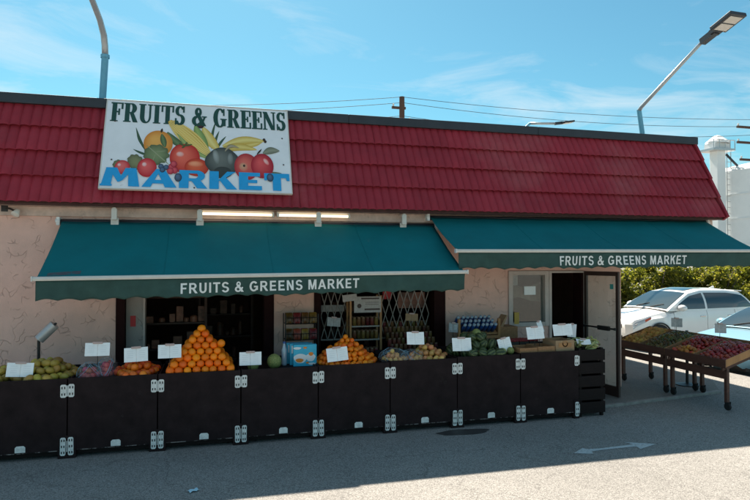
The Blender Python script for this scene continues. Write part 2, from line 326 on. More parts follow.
# painted double arrow on the asphalt
ar = MB(); z = .004
ar.poly([(4.36, 6.075, z), (4.36, 6.135, z), (4.23, 6.15, z), (4.21, 6.20, z), (4.0, 6.06, z), (4.20, 5.98, z), (4.24, 6.06, z)])
ar.poly([(4.36, 6.075, z), (4.74, 6.085, z), (4.74, 6.155, z), (4.36, 6.135, z)])
ar.poly([(4.74, 6.085, z), (4.86, 6.08, z), (4.84, 5.985, z), (5.15, 6.105, z), (4.83, 6.27, z), (4.88, 6.165, z), (4.74, 6.155, z)])
struct(ar.build('painted_arrow', 'paint_white'))
oi = MB(); oi.poly([(3.13 + (.36 + .03 * math.sin(5 * t)) * math.cos(t), 7.18 + (.12 + .012 * math.sin(4 * t)) * math.sin(t), .004) for t in [k * math.pi / 16 for k in range(32)]])
struct(oi.build('oil_stain', 'oil'))

lt = MB(); lt.grid(lambda u, v: ((u - .5) * .10, (v - .5) * .06, .006 + .012 * abs(math.sin(5 * u + 3 * v))), 6, 4)
tag(lt.build('paper_scrap', 'scrap', None, loc=(-.16, 6.02, 0), rot=(0, 0, .5)), 'small pale blue paper scrap lying on the shaded asphalt', 'litter')
# ================================================================== BUILDING
BLD = thing('market_building', 'low stucco market building with red metal tile mansard roof', 'building', (0, 8.9, 0))
def bpart(mb, name, m, parent=BLD, **k):
    mb.v = [(x, y - 8.9, z) for x, y, z in mb.v]; return mb.build(name, m, parent, **k)
YW = 8.9; T_ = .18
w = MB()
segs = [(-8, -1.27, 0, 2.95), (.88, 1.474, 0, 2.95), (3.568, 4.67, 0, 2.95), (6.1, 6.82, 0, 2.95),
        (-1.27, .88, 2.25, 2.95), (1.474, 3.568, 2.25, 2.95), (4.67, 6.1, 2.04, 2.95), (4.67, 5.41, 0, 1.12)]
for x0, x1, z0, z1 in segs: w.box(x0, x1, YW, YW + T_, z0, z1)
w.box(6.64, 6.82, YW + T_, 19, 0, 2.95); w.box(-8, -7.82, YW + T_, 19, 0, 2.95); w.box(-8, 6.82, 19, 19.2, 0, 2.95)
bpart(w, 'wall', 'stucco')
gp = MB(); gp.box(-1.155, -.93, YW + .14, YW + .24, 0, 2.25); bpart(gp, 'wall_return', 'stucco_grey')
gp = MB(); gp.box(-.93, -.905, YW + .10, YW + .26, 0, 2.25); bpart(gp, 'door_edge', 'frame_cream')
for x0, x1 in ((-1.27, -1.155), (.74, .88), (1.474, 1.575), (3.38, 3.568)):
    p = MB(); p.box(x0, x1, YW - .02, YW + .2, 0, 2.25); bpart(p, 'door_post', 'frame_dark', bevel=.004)
rs = MB(); rs.box(-1.10, -1.03, YW + .128, YW + .14, 1.28, 1.43); bpart(rs, 'safety_notice', 'red_sign')
# interior shell
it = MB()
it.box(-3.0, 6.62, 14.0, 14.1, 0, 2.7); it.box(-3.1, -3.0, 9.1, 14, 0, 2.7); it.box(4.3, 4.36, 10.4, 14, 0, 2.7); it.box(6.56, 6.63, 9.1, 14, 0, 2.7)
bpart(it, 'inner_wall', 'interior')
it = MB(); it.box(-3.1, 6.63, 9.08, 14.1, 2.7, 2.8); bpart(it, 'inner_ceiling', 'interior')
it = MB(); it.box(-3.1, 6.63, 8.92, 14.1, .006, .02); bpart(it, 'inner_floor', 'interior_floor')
# fascia and soffit
f = MB(); f.box(-8, 8.74, YW - .035, YW - .001, 2.80, 2.93); bpart(f, 'fascia', 'soffit', bevel=.006)
f = MB(); f.box(-8, 8.74, 8.63, 9.06, 2.932, 2.965); f.box(6.84, 8.74, 9.062, 19, 2.932, 2.965); bpart(f, 'soffit', 'soffit')
# roof deck behind the mansard and closed end
rd = MB(); rd.box(-8, 8.70, 9.38, 19, 4.20, 4.32)
rd.prism([(8.62, 8.66, 2.97), (8.62, 9.36, 4.42), (8.62, 19, 4.19), (8.62, 19, 2.97)], (.06, 0, 0)); bpart(rd, 'roof_deck', 'trim_dark')
EV = Vector((0, 8.60, 2.955)); RG = Vector((0, 9.32, 4.40)); sl_ = (RG - EV); SLEN = sl_.length; sd = sl_.normalized(); sn = Vector((0, -sd.z, sd.y))
NC = 4; PITCH = SLEN / NC; PW = 1.25; RIBS = 10
def roof_panel_mesh():
    m = MB(); nxs = RIBS * 8
    def prof(x):
        t = (x / (PW / RIBS)) % 1.0
        return .023 * (1 - abs(2 * t - 1) ** 2.6)
    def P(x, s, lift):    # s along slope 0..PITCH
        q = sd * s + sn * (lift + prof(x)); return (x, q.y, q.z)
    rows = [(-.014, .040), (.02, .042), (PITCH * .5, .024), (PITCH + .05, .004)]
    vs = []; 
    for s, l in rows:
        for i in range(nxs + 1):
            x = PW * i / nxs; p = P(x, s, l if l > .004 else -.006); vs.append(p)
    m.add(vs, [(j * (nxs + 1) + i, j * (nxs + 1) + i + 1, (j + 1) * (nxs + 1) + i + 1, (j + 1) * (nxs + 1) + i) for j in range(len(rows) - 1) for i in range(nxs)])
    me = m.mesh('roof_panel', 'roof_red', True); me.set_sharp_from_angle(angle=R(50)); return me
rpm = roof_panel_mesh()
for c in range(NC):
    for k in range(12):
        x = 8.72 - PW * (k + 1); q = EV + sd * (PITCH * c) - Vector((0, 8.9, 0))
        link('roof_panel', rpm, BLD, (x + random.uniform(-.002, .002), q.y, q.z + random.uniform(-.003, .003)), (random.uniform(-.003, .003), random.uniform(-.0015, .0015), 0))
m = MB(); e0, e1 = EV - sn * .012 - sd * .01, RG - sn * .012; m.prism([(-8, e0.y, e0.z), (-8, e1.y, e1.z), (-8, (e1 - sn * .04).y, (e1 - sn * .04).z), (-8, (e0 - sn * .04).y, (e0 - sn * .04).z)], (16.71, 0, 0)); bpart(m, 'roof_sheathing', 'sheathing')
for c in range(NC):          # stepped rake trim at the right end
    m = MB(); a = EV + sd * (PITCH * c - .01); b = EV + sd * (PITCH * (c + 1))
    p0, p1 = a + sn * .080, b + sn * .060; p2, p3 = b - sn * .06, a - sn * .06
    m.prism([(8.722, p.y, p.z) for p in (p0, p1, p2, p3)], (.055, 0, 0)); bpart(m, 'rake_trim', 'roof_red', bevel=.006)
for k in range(5):
    m = MB(); m.box(-8 + 3.36 * k + .002, -8 + 3.36 * (k + 1) - .002, 9.24, 9.44, 4.385, 4.525); bpart(m, 'ridge_cap', 'trim_dark', bevel=.008)
# small window and doorway to its right
WN = MB(); x0, x1, z0, z1 = 4.672, 5.408, 1.122, 2.038
for a in ((x0, x0 + .075, z0, z1), (x1 - .075, x1, z0, z1), (x0 + .075, x1 - .075, z0, z0 + .07), (x0 + .075, x1 - .075, z1 - .07, z1)): WN.box(a[0], a[1], YW - .03, YW + .12, a[2], a[3])
win = bpart(WN, 'window', 'frame_cream', bevel=.006)
p = MB(); p.box(x0 + .075, x1 - .075, YW + .04, YW + .046, z0 + .07, z1 - .07); bpart(p, 'pane', 'glass', win)
p = MB(); p.box(4.98, 5.19, YW + .028, YW + .034, 1.64, 1.78); bpart(p, 'notice', 'card', win)
p = MB(); p.box(4.77, 4.86, YW + .028, YW + .034, 1.80, 1.97); bpart(p, 'sticker', 'card_grey', win)
p = MB(); p.grid(lambda u, v: (4.72 + .68 * u, YW + .20 + .02 * math.sin(u * 17), (1.84 - .07 * math.sin(math.pi * u)) * (1 - v) + (1.42 + .17 * math.sin(math.pi * u * .9) + .05 * math.sin(7 * u)) * v), 30, 6); bpart(p, 'curtain', 'curtain', win, smooth=True)
p = MB(); p.box(4.765, 4.85, YW - .035, YW - .031, 1.17, 1.36); bpart(p, 'poster', 'poster_yellow', win)
dfm = MB(); dfm.box(5.412, 5.46, YW - .03, YW + .15, 0.036, 2.035); dfm.box(6.075, 6.098, YW - .03, YW + .0, .036, 2.035); dfm.box(5.46, 6.075, YW - .028, YW + .15, 2.0, 2.036)
bpart(dfm, 'door_frame', 'frame_cream', bevel=.005)
dj = MB(); dj.box(6.05, 6.0985, YW + .002, YW + .26, .036, 1.999); bpart(dj, 'door_jamb', 'frame_dark')
# open glass door leaf (hinged at 6.08, swung out)
D = thing('glass_door', 'open brown framed glass door with push bar beside the dark doorway', 'door', (6.085, 8.868, .05), R(-81))
LW = .74; LH = 1.98
for nm, a in (('stile', (0, .055, 0, LH)), ('stile', (LW - .055, LW, 0, LH)), ('top_rail', (.055, LW - .055, LH - .07, LH)), ('bottom_rail', (.055, LW - .055, 0, .16))):
    m = MB(); m.box(a[0], a[1], -.02, .02, a[2], a[3]); m.build(nm, 'door_brown', D, bevel=.004)
m = MB(); m.box(.055, LW - .055, -.004, .004, .16, LH - .07); m.build('pane', 'glass', D)
m = MB(); m.tube((.04, -.06, 1.07), (LW - .04, -.06, 1.07), .014); m.box(.03, .06, -.06, -.02, 1.05, 1.09); m.box(LW - .06, LW - .03, -.06, -.02, 1.05, 1.09); m.box(.36, .60, -.085, -.045, 1.035, 1.105)
m.build('push_bar', 'black_metal', D)
m = MB(); m.box(.56, .63, -.008, -.005, 1.70, 1.78); m.build('sticker', 'teal_sticker', D)

# ================================================================== SIGN BOARD
SG = thing('roof_sign', 'white market sign board with painted fruit mounted on the red roof', 'sign', (-1.44, 8.565, 3.168))
SG.rotation_euler = (R(-25.4), 0, 0); SW, SH = 2.535, 1.465
m = MB(); m.box(0, SW, 0, .03, 0, SH); m.build('panel', 'sign_white', SG, bevel=.003)
m = MB()
for a in ((-.012, SW + .012, -.012, 0), (-.012, SW + .012, SH, SH + .012), (-.012, 0, 0, SH), (SW, SW + .012, 0, SH)): m.box(a[0], a[1], -.004, .034, a[2], a[3])
m.build('edge_trim', 'bar_cream', SG)
for bx, bz in ((.12, .45), (.12, 1.1), (2.44, .48), (2.44, .95), (1.2, .04)):
    m = MB(); m.lathe([(0, -.008), (.010, -.008), (.012, 0)], 8, (bx, 0, bz), 'y'); m.build('bolt', 'brown_metal', SG)
for bx in (.35, 2.1):
    m = MB(); m.box(bx, bx + .05, .031, .07, 1.1, 1.14); m.box(bx, bx + .05, .031, .07, .06, .10); m.build('bracket', 'black_metal', SG)
def rect(a, b, c, d): return [(a, b), (c, b), (c, d), (a, d)]
def ring(cx, cy, ro, ri, a0, a1, icx=0, icy=0, n=14):
    out = []
    A = [R(a0 + (a1 - a0) * i / n) for i in range(n + 1)]
    for i in range(n):
        q = []
        for a, (rx, ry), ox, oy in ((A[i], ro, 0, 0), (A[i + 1], ro, 0, 0), (A[i + 1], ri, icx, icy), (A[i], ri, icx, icy)): q.append((cx + ox + rx * math.cos(a), cy + oy + ry * math.sin(a)))
        out.append(q)
    return out
SER = {
 'F': (.90, [rect(.12, 0, .40, 1), rect(.02, 0, .52, .06), rect(.02, .93, .86, 1), rect(.78, .66, .86, 1), rect(.40, .47, .62, .55), rect(.57, .34, .64, .68)]),
 'R': (1.06, [rect(.12, 0, .40, 1), rect(.02, 0, .52, .06), rect(.02, .94, .55, 1), rect(.38, .46, .55, .53), [(.46, .50), (.68, .52), (1.04, .0), (.74, 0)]] + ring(.53, .73, (.39, .27), (.11, .21), -90, 90)),
 'U': (1.04, [rect(.12, .32, .40, 1), rect(.02, .94, .50, 1), rect(.80, .32, .89, 1), rect(.68, .94, 1.01, 1)] + ring(.505, .33, (.385, .35), (.20, .27), 180, 360, .095)),
 'I': (.54, [rect(.12, 0, .40, 1), rect(.02, 0, .52, .06), rect(.02, .94, .52, 1)]),
 'T': (.98, [rect(.35, 0, .63, 1), rect(.24, 0, .74, .06), rect(.04, .93, .94, 1), rect(.04, .64, .11, 1), rect(.87, .64, .94, 1)]),
 'S': (.84, ring(.41, .74, (.34, .28), (.15, .20), 25, 270, .02) + ring(.41, .27, (.36, .29), (.15, .20), -165, 90, -.02) + [rect(.66, .66, .73, 1), rect(.06, 0, .13, .34)]),
 'E': (.90, [rect(.12, 0, .40, 1), rect(.02, .93, .84, 1), rect(.76, .66, .84, 1), rect(.02, 0, .86, .07), rect(.78, 0, .86, .34), rect(.40, .47, .60, .55), rect(.56, .36, .63, .66)]),
 'G': (1.10, ring(.52, .5, (.50, .53), (.22, .45), 38, 322, .03) + [rect(.72, .06, .98, .44), rect(.60, .40, 1.08, .46), rect(.83, .62, .90, 1)]),
 'N': (1.10, [rect(.12, 0, .21, 1), rect(.02, 0, .34, .06), [(.02, 1), (.34, 1), (.98, 0), (.72, 0)], rect(.89, 0, .98, 1), rect(.74, .94, 1.08, 1)]),
 '&': (1.06, ring(.44, .77, (.22, .25), (.08, .16), 0, 360, .02) + ring(.38, .27, (.36, .29), (.16, .19), 60, 350, .02) + [[(.26, .72), (.46, .72), (.98, 0), (.70, 0)], [(.86, .50), (.94, .50), (.76, .14), (.66, .12)], rect(.72, .48, 1.02, .54)]),
 ' ': (.42, [])}
def lay(glyphs, word, x0, x1, z0, h, gap, mats, dz):
    tot = sum(glyphs[c][0] for c in word) + gap * (len(word) - 1); k = (x1 - x0) / tot; x = 0
    for ch in word:
        wd, ps = glyphs[ch]; m = MB(); n = 0
        for q in ps:
            n += 1; d = -dz - .00014 * n
            for o_ in (-.03, .03): m.poly([(x0 + (x + a + o_) * k, d - .00006 * (o_ > 0), z0 + b * h) for a, b in q])
        if ps: m.build('letter', mats, SG)
        x += wd + gap
lay(SER, 'FRUITS', .055, 1.06, 1.095, .335, .05, 'sign_green', .0035)
lay(SER, '&', 1.15, 1.36, 1.095, .325, 0, 'sign_green', .0035)
lay(SER, 'GREENS', 1.45, 2.51, 1.095, .335, .05, 'sign_green', .0035)
WID = {
 'M': (2.25, [[(.0, 0), (.52, 0), (.66, 1), (.26, 1)], [(1.62, 0), (2.22, 0), (1.98, 1), (1.56, 1)], [(.36, 1), (.84, 1), (1.22, .34), (.98, .22)], [(1.40, 1), (1.86, 1), (1.22, .34), (.98, .22)], rect(-.04, 0, .60, .10)]),
 'A': (2.1, [[(0, 0), (.48, 0), (1.08, 1), (.84, 1)], [(.84, 1), (1.30, 1), (2.08, 0), (1.42, 0)], [(.50, .20), (1.62, .20), (1.50, .40), (.66, .40)]]),
 'R': (1.75, [[(.02, 0), (.56, 0), (.56, 1), (.02, 1)], rect(.56, .82, 1.1, 1), rect(.56, .40, 1.1, .55), [(.74, .46), (1.26, .48), (1.74, 0), (1.16, 0)]] + ring(1.06, .70, (.52, .30), (.14, .13), -90, 90)),
 'K': (1.75, [[(.02, 0), (.56, 0), (.56, 1), (.02, 1)], [(.52, .42), (.84, .56), (1.66, 1), (1.16, 1)], [(.62, .56), (1.02, .66), (1.74, 0), (1.12, 0)]]),
 'E': (1.5, [[(.02, 0), (.56, 0), (.56, 1), (.02, 1)], rect(.56, .78, 1.36, 1), rect(.56, .40, 1.16, .58), rect(.56, 0, 1.46, .24)]),
 'T': (1.7, [[(.60, 0), (1.10, 0), (1.10, 1), (.60, 1)], rect(.04, .74, .60, 1), rect(1.10, .74, 1.68, 1), [(.04, .58), (.16, .58), (.20, .76), (.04, .76)], [(1.54, .58), (1.68, .58), (1.68, .76), (1.50, .76)]])}
lay(WID, 'MARKET', .02, 2.51, .025, .292, .15, 'sign_blue', .012)
# printed fruit: flat shapes, colours run from middle to rim
pm = MB(); pd = [.0008]
def blob(cx, cz, rx, rz, c0, c1, rot=0, hx=-.25, hz=.3, pw=2.0, n=28, shape=None):
    pd[0] += .00022; d = -pd[0]; vs = []; cols = []; ca, sa = math.cos(R(rot)), math.sin(R(rot)); rings = 5
    for j in range(rings + 1):
        t = j / rings
        for i in range(n):
            a = 2 * math.pi * i / n; r = shape(a) if shape else 1
            x, zz = rx * (t * r * math.cos(a) + hx * (1 - t)), rz * (t * r * math.sin(a) + hz * (1 - t))
            vs.append((cx + x * ca - zz * sa, d, cz + x * sa + zz * ca)); k = t ** pw; cols.append(tuple(c0[q] * (1 - k) + c1[q] * k for q in range(3)))
    fs = [tuple(range(n))] + [(j * n + i, j * n + (i + 1) % n, (j + 1) * n + (i + 1) % n, (j + 1) * n + i) for j in range(rings) for i in range(n)]
    pm.add(vs, fs, 0, cols)
def leaf(x0, z0, x1, z1, wd, c0, c1, bend=0):
    pd[0] += .00022; d = -pd[0]; n = 10; a = Vector((x1 - x0, z1 - z0)); pn = Vector((-a.y, a.x)); vs = []; cols = []
    for i in range(n + 1):
        t = i / n; hw = wd * math.sin(math.pi * min(1, t * .93 + .05)) ** .8; b = bend * math.sin(math.pi * t); c = Vector((x0, z0)) + a * t + pn * b
        for s, cc in ((-1, c1), (0, c0), (1, c1)): q = c + pn.normalized() * hw * s; vs.append((q.x, d, q.y)); cols.append(cc)
    pm.add(vs, [(i * 3 + k, i * 3 + k + 1, i * 3 + k + 4, i * 3 + k + 3) for i in range(n) for k in range(2)], 0, cols)
def U(px, py):                    # sign layout, 624 x 264 drawing units
    ty = 72 + (px - 52) * .0737; by = 360 + (px - 38) * .034
    return ((px - 46) / 632 * SW, (1 - (py - ty) / (by - ty)) * SH)
def B(px, py, rx, rz, *a, **k): x, z = U(px, py); blob(x, z, rx * SW / 632, rz * SH / 276, *a, **k)
def LF(px, py, qx, qy, wd, *a, **k): x, z = U(px, py); x1, z1 = U(qx, qy); leaf(x, z, x1, z1, wd * SW / 632, *a, **k)
G1, G2 = (.16, .24, .10), (.05, .09, .04); OLI, OL2 = (.24, .25, .12), (.11, .12, .06)
for q in ((186, 250, 146, 168), (180, 238, 150, 188), (200, 262, 142, 240), (402, 240, 416, 150), (410, 245, 428, 182), (415, 250, 452, 200)): LF(*q, 4.5, (.07, .13, .07), (.03, .07, .04), bend=.04)
LF(505, 232, 590, 212, 11, (.80, .62, .20), (.58, .36, .06), bend=-.08); LF(440, 232, 592, 218, 17, (.82, .66, .24), (.60, .38, .06), bend=.10)
LF(425, 250, 560, 245, 17, (.80, .62, .20), (.55, .34, .05), bend=.12); LF(372, 170, 430, 250, 20, (.82, .66, .25), (.62, .40, .06), bend=-.05)
for q in ((588, 213), (592, 219)): B(*q, 5, 5, (.06, .03, .02), (.03, .02, .01))
B(362, 163, 13, 10, (.09, .03, .03), (.03, .015, .02)); B(350, 168, 9, 9, (.10, .04, .04), (.03, .015, .02))
LF(345, 165, 388, 265, 20, (.34, .44, .14), (.16, .26, .08)); LF(250, 185, 330, 240, 14, G1, G2, bend=-.1)
B(222, 222, 48, 42, (.86, .42, .10), (.66, .22, .03), pw=1.6); LF(230, 186, 233, 172, 4, (.05, .03, .02), (.03, .02, .01)); LF(245, 235, 232, 190, 10, G1, G2)
# corn cob with kernel rows
c0 = U(262, 150); c1_ = U(400, 268); ax = Vector((c1_[0] - c0[0], c1_[1] - c0[1])); cn = Vector((-ax.y, ax.x)).normalized()
LF(256, 146, 402, 272, 30, (.86, .60, .16), (.60, .34, .05))
for i in range(30):
    for j in range(-3, 4):
        t = (i + .5) / 31; hw = .13 * math.sin(math.pi * min(1, t * .9 + .07)) ** .8; q = Vector(c0) + ax * t + cn * hw * j / 3.4
        blob(q.x, q.y, .016, .0145, (.92, .72, .28), (.70, .42, .07), n=6)
        pd[0] -= .00022
pd[0] += .0003
LF(400, 275, 285, 190, 10, (.40, .46, .16), (.20, .28, .09), bend=.10)
lfs = lambda a: .82 + .18 * abs(math.sin(4.5 * a))
B(218, 258, 44, 34, (.22, .27, .13), (.10, .13, .06), rot=-25, shape=lfs, hx=0, hz=0); LF(185, 228, 262, 292, 3, (.36, .38, .22), (.20, .23, .12)); LF(212, 250, 250, 246, 2, (.34, .36, .2), (.2, .23, .12)); LF(215, 255, 205, 285, 2, (.34, .36, .2), (.2, .23, .12))
B(152, 281, 27, 25, OLI, OL2, rot=20, shape=lfs, hx=0, hz=0); B(100, 290, 20, 16, OLI, OL2, shape=lfs, hx=0, hz=0)
LF(582, 258, 642, 250, 15, (.30, .30, .22), (.14, .15, .10), bend=.12); LF(580, 325, 645, 322, 9, OLI, OL2)
tom = lambda a: 1 - .05 * math.cos(2 * a) - .07 * max(0, math.sin(a)) ** 8
B(312, 270, 53, 46, (.86, .16, .10), (.50, .018, .014), shape=tom, pw=1.5); B(296, 258, 14, 9, (.90, .52, .46), (.80, .15, .10))
for q in ((312, 232, 290, 222), (312, 232, 318, 218), (312, 232, 336, 226), (312, 232, 300, 238)): LF(*q, 3.5, (.10, .14, .04), (.05, .07, .02))
B(352, 300, 40, 28, (.80, .15, .06), (.48, .03, .015), pw=1.3); B(348, 290, 26, 10, (.90, .34, .18), (.70, .10, .04))
B(190, 300, 31, 29, (.84, .14, .13), (.50, .015, .025), pw=1.4); B(181, 290, 8, 7, (.92, .6, .58), (.84, .2, .18))
B(112, 298, 24, 21, (.80, .16, .15), (.52, .02, .03)); B(102, 291, 6, 5, (.92, .6, .58), (.80, .2, .2))
pep = lambda a: 1 + .06 * math.cos(4 * a) - .12 * max(0, math.sin(a)) ** 10
B(440, 284, 58, 50, (.17, .18, .16), (.045, .05, .045), shape=pep, pw=1.4); B(418, 268, 12, 24, (.34, .35, .33), (.13, .14, .12), rot=10); B(466, 275, 11, 20, (.26, .27, .25), (.10, .11, .10)); B(440, 315, 30, 16, (.05, .055, .05), (.04, .045, .04))
LF(448, 250, 498, 240, 7, (.46, .38, .26), (.24, .20, .12), bend=.3)
B(522, 300, 42, 43, (.74, .16, .12), (.42, .02, .03), pw=1.3); B(578, 298, 40, 40, (.76, .10, .10), (.36, .01, .025), pw=1.3); B(512, 300, 16, 14, (.62, .34, .20), (.66, .14, .11)); B(514, 297, 4, 4, (.03, .02, .02), (.05, .03, .02))
B(592, 285, 8, 12, (.88, .5, .46), (.74, .12, .12), rot=30); LF(560, 262, 578, 244, 3, (.06, .03, .02), (.03, .02, .01))
for q in ((235, 297), (252, 300), (292, 332), (604, 335), (240, 308)): B(*q, 12 if q[0] > 280 else 9, 13 if q[0] > 280 else 8, (.10, .16, .26), (.015, .025, .05))
for q in ((270, 298), (280, 310), (266, 312), (276, 290)): B(*q, 11, 10, (.70, .10, .12), (.34, .01, .03))
pm.build('printed_fruit', 'print', SG)

STM = rect(.08, 0, .28, 1)
SAN = {
 'F': (.74, [STM, rect(.28, .83, .70, 1), rect(.28, .42, .63, .58)]), 'I': (.36, [STM]), 'T': (.76, [rect(.28, 0, .48, .83), rect(.02, .83, .74, 1)]), ' ': (.34, []),
 'R': (.92, [STM, rect(.28, .83, .50, 1), rect(.28, .40, .50, .56), [(.38, .41), (.60, .46), (.92, 0), (.67, 0)]] + ring(.50, .70, (.31, .30), (.11, .14), -90, 90)),
 'U': (.88, [rect(.08, .36, .28, 1), rect(.60, .36, .80, 1)] + ring(.44, .36, (.36, .38), (.16, .20), 180, 360)),
 'S': (.84, ring(.42, .72, (.35, .30), (.15, .13), 15, 270) + ring(.42, .28, (.37, .30), (.16, .14), -165, 90)),
 '&': (.96, ring(.40, .76, (.23, .26), (.09, .12), 0, 360) + ring(.36, .27, (.34, .29), (.15, .13), 60, 340) + [[(.20, .66), (.42, .74), (.94, 0), (.68, 0)], [(.60, .20), (.74, .10), (.88, .46), (.72, .48)]]),
 'G': (1.0, ring(.50, .5, (.45, .52), (.24, .34), 40, 330) + [rect(.52, .39, .93, .55), rect(.74, .12, .93, .39)]),
 'E': (.80, [STM, rect(.28, .83, .72, 1), rect(.28, .42, .68, .58), rect(.28, 0, .74, .17)]),
 'N': (.88, [rect(.08, 0, .27, 1), rect(.61, 0, .80, 1), [(.08, 1), (.29, 1), (.80, 0), (.59, 0)]]),
 'M': (1.06, [rect(.08, 0, .26, 1), rect(.80, 0, .98, 1), [(.08, 1), (.34, 1), (.62, 0), (.45, 0)], [(.72, 1), (.98, 1), (.61, 0), (.44, 0)]]),
 'A': (.90, [[(0, 0), (.22, 0), (.54, 1), (.34, 1)], [(.34, 1), (.54, 1), (.90, 0), (.68, 0)], rect(.20, .21, .68, .37)]),
 'K': (.90, [STM, [(.28, .36), (.28, .62), (.62, 1), (.88, 1)], [(.38, .56), (.54, .70), (.92, 0), (.66, 0)]])}
# ================================================================== AWNINGS
def awning(label, x0, x1, yb, zb0, zb1, yf, zf0, zf1, txt, seed, brk):
    A = thing('awning', label, 'awning', ((x0 + x1) / 2, yb, zb0), 0, None); ox, oy, oz = A.location
    rnd = random.Random(seed); ph = [rnd.uniform(0, 6.28) for _ in range(8)]
    zb = lambda u: zb0 + (zb1 - zb0) * u
    zf = lambda u: zf0 + (zf1 - zf0) * u
    def cp(u, v):
        x = x0 + (x1 - x0) * u; y = yb + (yf - yb) * v; z = zb(u) + (zf(u) - zb(u)) * v
        z -= .028 * math.sin(math.pi * v) * (1 + .25 * math.sin(3 * u * math.pi + ph[0]))
        z += .004 * math.sin(u * 23 + ph[1] + 2.2 * v) * v * (1 - v) * 3 + .003 * math.sin(u * 47 + ph[2] - 3 * v) * (1 - v) + .0025 * math.sin(u * 9 + 7 * v + ph[3])
        return (x - ox, y - oy, z - oz)
    m = MB(); m.grid(cp, 110, 14); c = m.build('canopy', 'canopy_teal', A, True)
    s = c.modifiers.new('thick', 'SOLIDIFY'); s.thickness = .003
    for i in range(1, 4):    # sewn seams
        u = i / 4 + .01; m = MB(); m.path([tuple(a + b for a, b in zip(cp(u, v / 14), (0, -.002, .0035))) for v in range(15)], .004, 5); m.build('seam', 'canopy_teal', c)
    if seed == 3:            # faded reddish patch near the left end
        m = MB(); m.grid(lambda a, b: tuple(p + q for p, q in zip(cp(.018 + .066 * a, .90 + .055 * b - .03 * a), (0, -.002, .004))), 14, 3); m.build('faded_patch', 'faded', c)
    VH = .235
    def va(u, v):
        x = x0 + (x1 - x0) * u; sc = .022 * abs(math.sin((x - x0) * math.pi / .235)) ** 1.2
        h = VH - sc + .006 * math.sin(u * 31 + ph[4])
        y = yf - .016 + .022 * v * math.sin(x * 4.3 + ph[5]) + .013 * v * math.sin(x * 9.7 + ph[6] + v * 2) + .005 * v * math.sin(x * 23 + ph[7] - 3 * v)
        return (x - ox, y - oy, zf(u) - .022 - h * v - oz)
    m = MB(); m.grid(va, int((x1 - x0) / .0235), 8); vl = m.build('valance', 'valance_green', A, True)
    s = vl.modifiers.new('thick', 'SOLIDIFY'); s.thickness = .002
    m = MB(); n = 12
    def bar(u, v):
        a = [(-.035, -.022), (-.042, .0), (-.03, .022), (.0, .026), (.02, .012), (.02, -.022), (-.035, -.022)]
        q = a[round(v * 6)]; return (x0 - .03 + (x1 - x0 + .06) * u - ox, yf + q[0] - oy, zf(u) + q[1] - oz)
    m.grid(bar, 20, 6); b = m.build('front_bar', 'bar_cream', A)
    for u, sg in ((0, -1), (1, 1)):
        m = MB(); xx = x0 - .031 if sg < 0 else x1 + .031; m.box(min(xx, xx + sg * .012) - ox, max(xx, xx + sg * .012) - ox, yf - .045 - oy, yf + .024 - oy, zf(u) - .027 - oz, zf(u) + .03 - oz); m.build('end_cap', 'galv', b)
    m = MB(); m.path([(x0 - .04 - ox, yb + .02 - oy, zb0 - .01 - oz), (x1 + .04 - ox, yb + .02 - oy, zb1 - .01 - oz)], .036, 12); m.build('roller_tube', 'trim_dark', A, True)
    for u in (.12, .88):      # folding arms
        xx = x0 + (x1 - x0) * u - ox; sg = 1 if u < .5 else -1; e = Vector((xx + sg * .45, (yf - yb) * .5, (zf(u) - zb0) * .5 - .10))
        m = MB(); m.path([(xx, 0, -.12), e], .022, 8); m.path([e, (xx + sg * .12, yf - oy, zf(u) - oz - .02)], .02, 8); m.lathe([(0, -.035), (.034, -.035), (.034, .035), (0, .035)], 10, tuple(e)); m.build('folding_arm', 'bar_cream', A, True, angle=40)
    for bx in brk:
        m = MB(); m.box(bx - .035 - ox, bx + .035 - ox, -.13, -.075, .02, .17); m.box(bx - .022 - ox, bx + .022 - ox, -.13, .09, .16, .185); m.box(bx - .05 - ox, bx + .05 - ox, -.075, -.045, -.06, .05); m.build('bracket', 'bar_cream', A, bevel=.004)
    for xx, sg in ((x0, -1), (x1, 1)):
        m = MB(); m.box(xx + sg * .04 - .02 - ox, xx + sg * .04 + .02 - ox, -.05, .10, -.06, .05); m.lathe([(.03, -.02), (.03, .02), (0, .02)], 10, (xx + sg * .05 - ox, -.03, 0), 'x'); m.build('end_bracket', 'galv', A)
    tx0, tx1, tz0, tz1, th = txt; word = 'FRUITS & GREENS MARKET'; gap = .09; tot = sum(SAN[c][0] for c in word) + gap * (len(word) - 1); kx = (tx1 - tx0) / tot; xx = 0
    for ch in word:          # the lettering follows the fabric
        m = MB(); n = 0
        for q in SAN[ch][1]:
            n += 1; pts = []
            for a, c_ in q:
                X = tx0 + (xx + a) * kx; u = (X - x0) / (x1 - x0); Zt = tz0 + (tz1 - tz0) * (X - tx0) / (tx1 - tx0) + c_ * th
                h = VH - .022 * abs(math.sin((X - x0) * math.pi / .235)) ** 1.2; vv = (zf(u) - .022 - Zt) / h; pts.append((X - ox, va(u, vv)[1] - .009 - .00012 * n, Zt - oz))
            m.poly(pts)
        if SAN[ch][1]: m.build('letter', 'white_letters', vl)
        xx += SAN[ch][0] + gap
    return A, va, vl
A1, va1, vl1 = awning('teal fabric awning hung lower over the left shop opening', -1.93, 3.33, 8.80, 2.735, 2.762, 7.60, 1.995, 2.05, (-.37, 1.85, 1.806, 1.852, .125), 3, (-1.27, -.165, 1.506, 2.82))
A2, va2, vl2 = awning('teal fabric awning hung higher over the doorway and fruit table', 3.28, 8.50, 8.80, 2.885, 2.915, 7.70, 2.338, 2.362, (4.842, 7.08, 2.135, 2.153, .135), 11, ())

